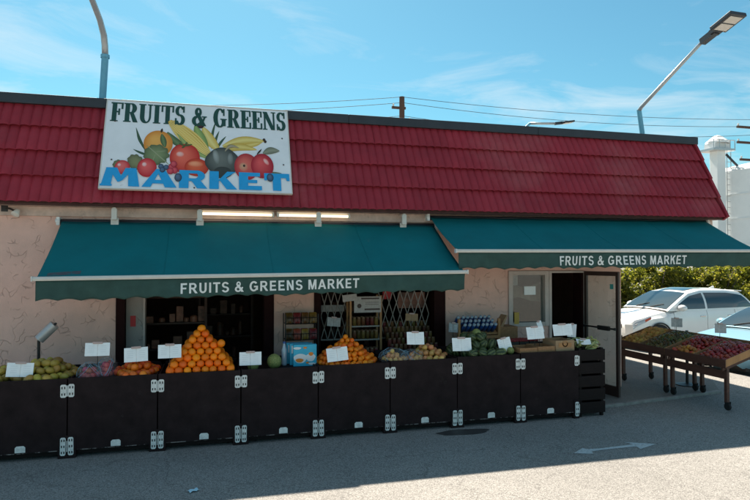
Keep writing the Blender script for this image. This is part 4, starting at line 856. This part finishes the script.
# ================================================================== FRUIT TABLES ON CASTORS
slope = math.atan2(.20, .65)
def cart(label, y0, y1, fills):
    t = thing('fruit_cart', label, 'cart', (7.12, y0, .035)); ln = y1 - y0; z_ = lambda x: .63 + x * .31
    for x, hh in ((.08, .62), (.66, .80)):
        for yy in (.06, ln - .06):
            m = MB(); m.box(x - .025, x + .025, yy - .025, yy + .025, .12, z_(x) - .01); m.build('leg', 'table_wood', t, bevel=.003)
            m = MB(); m.lathe([(.001, -.018), (.05, -.018), (.055, -.01), (.055, .01), (.05, .018), (.001, .018)], 18, (x + .015, yy, .056), 'x'); m.box(x - .012, x - .006, yy - .03, yy + .03, .05, .13); m.box(x + .036, x + .042, yy - .03, yy + .03, .05, .13); m.box(x - .02, x + .045, yy - .03, yy + .03, .115, .125); m.build('castor', 'rubber', t, angle=40, smooth=True)
    for x in (.04, .68): m = MB(); m.box(x - .018, x + .018, .0, ln, z_(x) - .16 if x > .5 else .46, z_(x) - .07 if x > .5 else .575); m.build('side_rail', 'table_wood', t, bevel=.003)
    for yy in (.05, ln - .07): m = MB(); m.prism([(0, yy, z_(0) - .06), (.72, yy, z_(.72) - .06), (.72, yy, z_(.72) - .012), (0, yy, z_(0) - .012)], (0, .025, 0)); m.build('cross_rail', 'table_wood', t)
    m = MB(); m.prism([(0, 0, z_(0) - .01), (.70, 0, z_(.70) - .01), (.70, 0, z_(.70) + .008), (0, 0, z_(0) + .008)], (0, ln, 0)); m.build('table_top', 'table_wood', t, bevel=.003)
    m = MB()
    m.prism([(-.012, -.01, z_(0) + .0), (.0, -.01, z_(0) + .0), (.0, -.01, z_(0) + .115), (-.012, -.01, z_(0) + .115)], (0, ln + .02, 0)); m.build('tray_side', 'table_wood', t, bevel=.002)
    m = MB(); m.prism([(.70, -.01, z_(.7)), (.712, -.01, z_(.7)), (.712, -.01, z_(.7) + .115), (.70, -.01, z_(.7) + .115)], (0, ln + .02, 0)); m.build('tray_side', 'tray_wood', t, bevel=.002)
    for yy in (-.01, ln / 2, ln - .002): m = MB(); m.prism([(.001, yy, z_(0) + .009), (.699, yy, z_(.7) + .009), (.699, yy, z_(.7) + .115), (.001, yy, z_(0) + .115)], (0, .012, 0)); m.build('tray_end', 'wood' if yy < 0 else 'tray_wood', t, bevel=.002)
    for (fx0, fx1, fy0, fy1, nm, me, lb, cat, d_) in fills:
        nx_ = int((fx1 - fx0) / d_); ny = int((fy1 - fy0) / d_)
        for i in range(nx_):
            for j in range(ny):
                x = fx0 + d_ * (i + .5 + (.25 if j % 2 else -.1)); y = fy0 + d_ * (j + .5)
                mound = .06 * math.sin(math.pi * (i + .5) / nx_) * math.sin(math.pi * (j + .5) / ny)
                p = (7.12 + x + random.uniform(-.008, .008), y0 + y + random.uniform(-.008, .008), .035 + z_(x) + .075 + mound + random.uniform(-.01, .012))
                tag(link(nm, me, None, p, (random.uniform(-.9, .9), random.uniform(-.9, .9), random.random() * 6), d_ * random.uniform(1.05, 1.25)), lb, cat, lb.split(' on ')[0] + 's')
    return t
cart('nearer wheeled fruit cart piled with red apples', 7.02, 8.20, [(.02, .24, .60, 1.15, 'peach', PEACH, 'small reddish peach on the nearer fruit cart', 'peach', .062), (.25, .69, .60, 1.15, 'apple', APPLE, 'dark red apple on the nearer fruit cart', 'apple', .068), (.02, .69, .01, .57, 'apple', APPLE, 'dark red apple on the nearer fruit cart', 'apple', .068)])
cart('farther wheeled fruit cart of potatoes and peppers by the wall corner', 8.24, 9.40, [(.02, .34, .60, 1.12, 'potato', POT, 'small yellow potato on the farther fruit cart', 'potato', .062), (.36, .68, .60, 1.12, 'potato', POT, 'small yellow potato on the farther fruit cart', 'potato', .062), (.02, .68, .01, .56, 'pepper', PEP, 'green and red pepper on the farther fruit cart', 'pepper', .066)])
price_card('grey price card at the far end of the peppers', 7.72, 1.14, .20, .15, 8.62, .95, 4, -10, -.1, 'card_grey', False); price_card('grey price card behind the red apples', 7.80, 1.13, .19, .15, 7.78, .95, 3, -12, -.1, 'card_grey', False)
m = MB(); m.lathe([(.001, 0), (.19, 0), (.19, .015), (.05, .03), (.025, .04), (.025, .95), (.001, .95)], 24); tag(m.build('post_stand', 'lamp_metal', None, True, loc=(8.02, 8.72, .036), angle=40), 'black post on a round metal base plate behind the carts', 'post')
bpy.data.objects['post_stand'].data.materials[0] = MT['black_metal']

# ================================================================== STREET LAMPS, POLES, WIRES
def lamp_head(parent, p, dirv, name='head'):
    dirv = Vector(dirv).normalized(); up = Vector((0, 0, 1)); side = dirv.cross(up).normalized(); nn = side.cross(dirv).normalized(); M = Matrix((dirv, side, nn)).transposed().to_4x4(); M.translation = Vector(p)
    m = MB(); m.box(0, .30, -.055, .055, -.05, .05); m.box(.24, .36, -.09, .09, -.035, .035); m.v = [tuple(M @ Vector(v)) for v in m.v]; m.build('mount', 'lamp_head', parent)
    m = MB(); m.box(.33, .76, -.165, .165, -.035, .03); m.v = [tuple(M @ Vector(v)) for v in m.v]; h = m.build(name, 'lamp_head', parent, bevel=.01)
    for a in (.37, .555): m = MB(); m.box(a, a + .155, -.125, .125, -.041, -.036); m.v = [tuple(M @ Vector(v)) for v in m.v]; m.build('lens', 'lamp_lens', h)
t = thing('street_lamp', 'slanted arm lamp rising behind the right roof end', 'street lamp', (8.20, 10, 4.32))
m = MB(); m.box(-.1, .1, -.1, .1, 0, .02); m.path([(0, 0, .02), (-.02, 0, .40), (-.09, 0, .86)], [.05, .048, .045], 12); m.build('pole', 'lamp_blue', t, True, angle=40)
m = MB(); m.path([(-.09, 0, .84), (-.085, -.06, .90), (-.05, -1.60, 1.69)], [.040, .036, .028], 24); m.build('arm', 'lamp_metal', t, True)
lamp_head(t, (-.051, -1.55, 1.66), (.02, -.71, .21))
t = thing('street_lamp', 'blue grey lamp post with curved top behind the sign', 'street lamp', (-1.66, 10, 4.32))
m = MB(); m.box(-.1, .1, -.1, .1, 0, .02); m.path([(0, 0, .02), (.05, 0, 1.05)], .052, 12); m.lathe([(.066, .0), (.066, .05)], 12, (.05, 0, 1.02)); m.build('pole', 'lamp_blue', t, True, angle=40)
m = MB(); m.path([(.05, 0, 1.04), (.05, -.03, 1.20), (.045, -.10, 1.34), (.02, -.30, 1.50), (-.04, -.56, 1.68), (-.14, -1.4, 2.12)], [.048] * 3 + [.044] * 3, 12); m.build('arm', 'lamp_metal', t, True)
lamp_head(t, (-.135, -1.36, 2.10), (-.08, -.8, .22))
t = thing('street_lamp', 'small dark lamp head just above the ridge, farther back', 'street lamp', (11.15, 21, .14))
m = MB(); m.path([(0, -1, -.14), (.05, -1, 7.0), (.28, -1, 7.20)], [.07, .06, .05], 10); m.build('pole', 'lamp_blue', t, True); m = MB(); m.path([(.26, -1, 7.19), (1.38, -1, 7.26)], .045, 10); m.build('arm', 'lamp_metal', t, True); lamp_head(t, (1.33, -1, 7.25), (1, 0, .16))
def upole(label, x, y, top, r, arms):
    t = thing('utility_pole', label, 'utility pole', (x, y, -.3)); m = MB(); m.path([(0, 0, 0), (0, 0, top + .3)], [r * 1.3, r], 12); m.build('pole', 'pole_wood', t, True, angle=40)
    for z_, a, b in arms:
        m = MB(); m.box(a, b, -.06, .06, z_ + .25, z_ + .37); k = m.build('crossarm', 'pole_wood', t)
        for xx in (a + .08, b - .08): m = MB(); m.lathe([(.03, z_ + .37), (.05, z_ + .43), (.05, z_ + .50), (.001, z_ + .52)], 8, (xx, 0, 0)); m.build('insulator', 'galv', k)
upole('brown utility pole standing behind the middle of the roof', 9.62, 30, 10.85, .14, ((10.25, -.55, .2), (9.55, -.2, .5)))
upole('dark utility pole cut by the right picture edge', 30.72, 28, 11.0, .16, ((10.0, -1.3, .9), (9.1, -1.3, .9), (8.1, -1.1, .9)))
def wire(label, a, b, sag):
    a, b = Vector(a), Vector(b); m = MB(); m.path([a.lerp(b, k / 24) - Vector((0, 0, 4 * sag * (k / 24) * (1 - k / 24))) for k in range(25)], .014, 5); tag(m.build('power_line', 'wire'), label, 'power line', 'power lines over the roof')
for k, (za, zb_, zl) in enumerate(((10.85, 10.5, 10.55), (10.55, 10.1, 10.1), (9.85, 9.6, 9.2))):
    nm_ = ['topmost', 'middle', 'lowest'][k]
    wire(nm_ + ' power line right of the brown utility pole', (9.62, 30, za), (30.72, 28, zb_), .30 + .1 * k)
    wire(nm_ + ' power line left of the brown utility pole', (9.62, 30, za), (-14, 33, zl - .6), .45)
# ================================================================== SILOS
t = thing('storage_tank', 'large white cylindrical storage tank behind the roof end', 'tank', (68.4, 60, -.3))
m = MB(); m.lathe([(6.9, 0), (6.9, 13.6), (6.6, 14.1), (.01, 15.6)], 48); m.build('shell', 'tank_white', t, True, angle=25)
for zz in (4.5, 7.6, 10.6): m = MB(); m.lathe([(6.92, zz), (6.98, zz), (6.98, zz + .12), (6.92, zz + .12)], 48); m.build('band', 'tank_white', t, True, angle=25)
m = MB(); m.box(-3.4, -2.8, -5.0, -4.4, 14.0, 15.6); m.tube((-2.6, -5, 14.0), (-2.6, -5, 16.0), .22); m.tube((-4.1, -5, 14.0), (-4.1, -5, 15.2), .3); m.build('top_gear', 'lamp_metal', t)
m = MB()
for s in (-.25, .25): m.tube((-5.0 + s, -4.95, 0), (-5.0 + s, -4.95, 14.6), .04, n=5)
for k in range(36): m.tube((-5.25, -4.95, .4 * k), (-4.75, -4.95, .4 * k), .03, n=4)
m.build('ladder', 'lamp_metal', t)
t = thing('elevator_tower', 'slim white tower with a top platform beside the tank', 'tower', (60.0, 60, -.3))
m = MB(); m.box(-.62, .62, -.6, .6, 0, 16.2); m.build('shaft', 'tank_white', t, bevel=.05); m = MB(); m.box(-1.75, 1.5, -1.2, 1.2, 15.95, 16.2); m.build('platform', 'lamp_metal', t)
m = MB(); m.lathe([(1.35, 16.9), (1.35, 17.15), (.4, 17.9), (.001, 18.0)], 8); m.box(-1.2, 1.1, -.8, .8, 16.2, 16.9); m.build('head', 'tank_white', t)
for xx in (-1.7, -.85, .0, .75, 1.45): m = MB(); m.tube((xx, -1.15, 16.2), (xx, -1.15, 17.2), .05, n=5); m.build('rail_post', 'lamp_metal', t)
m = MB(); m.tube((-1.7, -1.15, 17.2), (1.45, -1.15, 17.2), .05, n=5); m.build('handrail', 'lamp_metal', t)
m = MB(); m.tube((.9, -.4, 15.6), (4.4, -.6, 12.6), .14, n=8); m.build('spout', 'lamp_head', t, True)
m = MB()
for s in (1.1, 1.7): m.tube((s, -.3, 0), (s, -.3, 15.9), .05, n=5)
for k in range(22): m.tube((1.1, -.3, .7 * k), (1.7, -.3, .7 * k), .04, n=4)
m.build('ladder', 'lamp_metal', t)
# ================================================================== SHRUBS BEHIND THE CARS
def shrub(label, x, y, h, rx, seed, nleaf, mats):
    rnd = random.Random(seed); t = thing('shrub', label, 'shrub', (x, y, -.27), 0, 'shrubs behind the parked cars')
    m = MB()
    for k in range(6): a = rnd.uniform(0, 6.28); e = (rx * .6 * math.cos(a), rx * .5 * math.sin(a), h * rnd.uniform(.6, .9)); m.path([(.1 * math.cos(a), .1 * math.sin(a), 0), (e[0] * .4, e[1] * .4, e[2] * .5), e], [.06, .04, .012], 6)
    m.build('trunk', 'bark', t, True)
    cl = [(rnd.gauss(0, rx * .42), rnd.gauss(0, rx * .36), h * rnd.uniform(.12, .92), rnd.uniform(.22, .48)) for _ in range(22)]
    cm = MB(); mi = [0, 0, 0, 1, 1, 2]
    for k in range(nleaf):
        c = cl[rnd.randrange(len(cl))]; d = Vector((rnd.gauss(0, 1), rnd.gauss(0, 1), rnd.gauss(0, 1))).normalized() * c[3] * rnd.uniform(.55, 1.05); p = Vector(c[:3]) + d
        if p.z < .02: continue
        a = Vector((rnd.gauss(0, 1), rnd.gauss(0, 1), rnd.gauss(0, .7))).normalized(); b = a.orthogonal().normalized(); b.rotate(Matrix.Rotation(rnd.uniform(0, 6.28), 3, a)); l = rnd.uniform(.055, .12); w_ = l * .42
        cm.add([p - a * l, p + b * w_, p + a * l, p - b * w_], [(0, 1, 2, 3)], mi[(rnd.randrange(6) + seed) % 6])
    cm.build('crown', mats, t)
sp = ['behind the wall corner edge', 'over the white car windscreen', 'over the white car roof front', 'over the middle of the white car roof', 'over the white car rear door', 'over the white car tail', 'at the right picture edge']
for k in range(7):
    shrub('sunlit yellow green shrub ' + sp[k], 16.2 + k * 1.45, 23.0 - k * .25 + (k % 2) * .5, 2.3 + .35 * ((k * 7) % 3) / 2, 1.25, 40 + k, 5200, ['leaf_a', 'leaf_b', 'leaf_c'])
for k in range(6): shrub('taller darker shrub in the back row, ' + ['first', 'second', 'third', 'fourth', 'fifth', 'sixth'][k] + ' from the left', 17.2 + k * 1.75, 25.2 - k * .2, 2.75, 1.4, 60 + k, 3800, ['leaf_b', 'leaf_a', 'leaf_b'])
# ================================================================== CARS
def lerp(tab, x):
    tab = sorted(tab)
    if x <= tab[0][0]: return tab[0][1]
    for (a, b), (c, d) in zip(tab, tab[1:]):
        if x <= c: t = (x - a) / (c - a); t = t; return b + (d - b) * t
    return tab[-1][1]
def car(label, loc, rz, paint, P):
    t = thing('parked_car', label, 'car', loc, rz)
    L2, W2, belt, roof, cowl, wst, rst, rend, hood, ar = P['L'] / 2, P['W'] / 2, P['belt'], P['roof'], P['cowl'], P['wst'], P['rst'], P['rend'], P['hood'], P['wheel']
    def wid(x): return lerp([(-L2, W2 * .80), (-L2 + .25, W2 * .94), (-L2 + .9, W2), (L2 - 1.3, W2), (L2 - .45, W2 * .95), (L2 - .12, W2 * .84), (L2, W2 * .66)], x)
    def top(x): return lerp(hood, x)
    xs = [L2 - .0, L2 - .05, L2 - .12, L2 - .25, L2 - .45, L2 - .7, L2 - 1.0, cowl + .15, cowl - .05] + [cowl - .05 - k * (cowl - .05 + L2 - .12) / 10 for k in range(1, 11)] + [-L2 + .05, -L2]
    def sec(x):
        w_, zt_ = wid(x), top(x); sh = zt_ - (.11 if x > cowl - .06 else .03); lo = .24 if abs(x) < L2 - .15 else .32
        return [(w_ * .86, lo), (w_ * .97, lo + .10), (w_, .52), (w_ * .985, .72), (w_ * .99, min(sh, .90)), (w_ * .94, sh), (w_ * .86, zt_ - .03 if x > cowl - .06 else zt_), (w_ * .45, zt_ + (.005 if x > cowl - .06 else 0)), (0, zt_ + (.018 if x > cowl - .06 else .0))]
    m = MB(); vs = []; n = 17
    for x in xs:
        s = sec(x); vs += [(x, y, z) for y, z in s] + [(x, -y, z) for y, z in s[-2::-1]]
    m.add(vs, [(j * n + i, j * n + i + 1, (j + 1) * n + i + 1, (j + 1) * n + i) for j in range(len(xs) - 1) for i in range(n - 1)] + [tuple(range(n))[::-1], tuple((len(xs) - 1) * n + i for i in range(n))])
    body = m.build('body', paint, t, True, angle=32)
    def zt(x):
        if x > wst: u = (cowl - x) / (cowl - wst); return belt + (roof[0] - belt) * (math.sin(u * math.pi / 2) ** .9 * .25 + u * .75)
        if x > rst: return lerp([(wst, roof[0]), (wst - .5, roof[1]), (rst + .5, roof[2]), (rst, roof[3])], x)
        u = (rst - x) / (rst - rend); return roof[3] + (belt - roof[3]) * (u * .8 + .2 * u * u)
    bw = lambda x: wid(x) * .95
    rw = lambda x: W2 * .70
    def hw(x, z): u = max(0, min(1, (z - belt) / (roof[1] - belt))); return bw(x) * (1 - u) + rw(x) * u + .045 * math.sin(u * math.pi)
    gs = [cowl - (cowl - wst) * k / 6 for k in range(7)] + [wst - (wst - rst) * k / 8 for k in range(1, 9)] + [rst - (rst - rend) * k / 5 for k in range(1, 6)]
    def gsec(x):
        z = zt(x); o = []
        for k in range(5): zz = belt - .02 + (z - .025 - belt + .02) * k / 4; o.append((hw(x, zz), zz))
        h = hw(x, z); o += [(h * .93, z), (h * .5, z + .022), (0, z + .03)]; return o
    m = MB(); vs = []; n = 15
    for x in gs: s = gsec(x); vs += [(x, y, z) for y, z in s] + [(x, -y, z) for y, z in s[-2::-1]]
    m.add(vs, [(j * n + i, j * n + i + 1, (j + 1) * n + i + 1, (j + 1) * n + i) for j in range(len(gs) - 1) for i in range(n - 1)])
    m.build('cabin', paint, t, True, angle=35)
    # windscreen and rear window
    def scr(a, b, nm):
        def f(u, v): x = a + (b - a) * v; z = zt(x); h = hw(x, z) * .90; y = (u * 2 - 1) * h; return (x, y, z + .030 * (1 - (abs(y) / h) ** 2 * .75) + .008)
        m = MB(); m.grid(f, 14, 8); return m.build(nm, 'car_glass', t, True)
    ws = scr(cowl - .04, wst + .05, 'windscreen'); scr(rst - .06, rend + .22, 'rear_window')
    for y in (-.35, .2): m = MB(); x = cowl - .03; m.path([(x, y, zt(x) + .05), (x - .16, y + .36, zt(x - .16) + .048)], .010, 5); m.build('wiper', 'car_black', ws)
    for sd_ in (1, -1):
        for a, b in ((cowl - .42, P['bp'] + .03), (P['bp'] - .05, P['cp'])):
            def f(u, v):
                x = a + (b - a) * u; z0_ = belt + .025 + .03 * max(0, -x) * .3; z1_ = max(z0_ + .002, min(zt(x) - .085, zt(x) * 1.0 - .06 - .03)); z = z0_ + (z1_ - z0_) * v; return (x, sd_ * (hw(x, z) + .006), z)
            m = MB(); m.grid(f, 12, 5); m.build('side_window', 'car_glass', t, True)
        # mirror, handles, seams
        m = MB(); x = cowl - .42; m.lathe([(.001, -.11), (.05, -.10), (.075, -.03), (.075, .04), (.05, .10), (.001, .11)], 12, (0, 0, 0), 'y'); m.v = [(a * 1.25, b * 1.2, c * 1.2) for a, b, c in m.v]; mi = m.build('mirror', paint, t, True, rot=(0, 0, 0), loc=(x, sd_ * (W2 + .06), belt + .07)); m = MB(); m.box(-.02, .02, min(0, -sd_ * .14), max(0, -sd_ * .14), -.05, -.02); m.build('mirror_arm', 'car_black', mi)
        for x in (P['bp'] + .16, P['bp'] - .86): m = MB(); m.box(x - .10, x + .10, sd_ * W2 * .985 - .012, sd_ * W2 * .985 + .022, belt - .20, belt - .165); m.build('door_handle', 'chrome', t, bevel=.008)
        for x in (cowl - .22, P['bp'] - .01, P['bp'] - 1.06): 
            m = MB(); yb_ = [(sec(x)[k][0] * sd_, sec(x)[k][1]) for k in range(1, 6)]
            m.path([(x - .04 * k * 0, y + sd_ * .0015, z) for k, (y, z) in enumerate(yb_)], .004, 4); m.build('door_seam', 'car_black', t)
        # head and tail lamps follow the body
        def hl(u, v):
            x = L2 - .13 - .52 * u; k = sec(x); y = wid(x) * .992; z = top(x) - .20 + (.115 + .05 * u) * v * (1 - .55 * u) + .10 * u; return (x, sd_ * (y + .006 - .05 * v * v * (1 - u * .5)), z)
        m = MB(); m.grid(hl, 8, 4); h = m.build('headlight', 'lens_clear', t, True)
        m = MB(); m.grid(lambda u, v: tuple(c + (sd_ * .005 if i == 1 else 0) for i, c in enumerate(hl(.62 + .34 * u, .15 + .6 * v))), 4, 2); m.build('side_marker', 'lens_amber', h, True)
        m = MB(); m.box(-L2 - .01, -L2 + .14, min(sd_ * W2 * .62, sd_ * W2 * .86), max(sd_ * W2 * .62, sd_ * W2 * .86), .86, 1.02); m.build('tail_light', 'lens_amber', t, bevel=.02)
        for x in (L2 - .92, -L2 + .92):
            m = MB(); m.lathe([(ar * .98, -.12), (ar, -.09), (ar, .09), (ar * .98, .11), (ar * .70, .12)], 28, (0, 0, 0), 'y'); wh = m.build('wheel', 'rubber', t, True, loc=(x, sd_ * (W2 - .105), ar), angle=40, rot=(0, 0, 0 if sd_ > 0 else math.pi))
            m = MB(); m.lathe([(.001, .09), (.06, .10), (.07, .085)], 12, (0, 0, 0), 'y')
            for q in range(7):
                a = q * 2 * math.pi / 7; m.prism([(.05 * math.cos(a - .5), .08, .05 * math.sin(a - .5)), (ar * .72 * math.cos(a - .13), .10, ar * .72 * math.sin(a - .13)), (ar * .72 * math.cos(a + .13), .10, ar * .72 * math.sin(a + .13)), (.05 * math.cos(a + .5), .08, .05 * math.sin(a + .5))], (0, -.02, 0))
            m.lathe([(ar * .70, .05), (ar * .72, .115), (ar * .66, .115), (ar * .66, .05)], 28, (0, 0, 0), 'y'); m.build('rim', 'galv', wh)
            m = MB(); m.path([(x + (ar + .035) * math.cos(a), sd_ * (W2 + .002), ar + (ar + .035) * math.sin(a)) for a in [R(-10 + 200 * k / 20) for k in range(21)]], .022, 6); m.build('wheel_arch', 'car_black', t, True)
    m = MB(); m.grid(lambda u, v: (L2 - .005 + .02 * math.sin(math.pi * u) - .0 , (u * 2 - 1) * W2 * .52, .50 + .22 * v), 10, 3); m.build('grille', 'car_black', t, True)
    m = MB(); m.grid(lambda u, v: (L2 + .004 + .02 * math.sin(math.pi * u), (u * 2 - 1) * W2 * .55, .30 + .10 * v), 10, 2); m.build('air_intake', 'car_black', t, True)
    if P.get('sunroof'):
        m = MB(); m.grid(lambda u, v: (wst - .12 - .72 * v, (u * 2 - 1) * W2 * .46, zt(wst - .12 - .72 * v) + .036 - .010 * (u * 2 - 1) ** 2), 6, 6); m.build('sunroof', 'car_glass', t, True)
        m = MB(); m.prism([(rst + .42, -.012, zt(rst + .42) + .02), (rst + .18, -.012, zt(rst + .18) + .02), (rst + .20, -.012, zt(rst + .2) + .12)], (0, .024, 0)); m.build('antenna_fin', paint, t)
        m = MB(); m.prism([(rst + .02, -W2 * .62, roof[3] + .02), (rst - .24, -W2 * .58, roof[3] - .0), (rst - .24, -W2 * .58, roof[3] + .03), (rst + .02, -W2 * .62, roof[3] + .045)], (0, W2 * 1.22, 0)); m.build('spoiler', paint, t, bevel=.01)
    m = MB(); m.box(-L2 + .3, L2 - .3, -W2 * .8, W2 * .8, .18, .30); m.build('underbody', 'car_black', t)
    return t
SUV = dict(L=4.66, W=1.87, belt=1.09, roof=(1.57, 1.655, 1.64, 1.57), cowl=1.12, wst=.22, rst=-1.72, rend=-2.22, hood=[(2.33, .62), (2.26, .74), (2.10, .86), (1.7, .965), (1.12, 1.08), (1.0, 1.09), (-1.9, 1.12), (-2.25, 1.08), (-2.33, .95)], wheel=.36, bp=-.28, cp=-2.02, sunroof=True)
SED = dict(L=4.60, W=1.80, belt=.95, roof=(1.38, 1.45, 1.43, 1.36), cowl=1.05, wst=.12, rst=-1.05, rend=-1.85, hood=[(2.3, .56), (2.22, .68), (2.05, .76), (1.6, .86), (1.05, .945), (.95, .95), (-1.8, .98), (-2.2, .94), (-2.3, .80)], wheel=.32, bp=-.32, cp=-1.30)
head = math.atan2(-.63, -.772)
car('white crossover car parked facing the shop corner', (13.35, 15.0, -.28), R(183), 'car_white', SUV)
car('pale blue car cut off by the right picture edge', (12.6, 10.9, -.28), R(185), 'car_blue', SED)
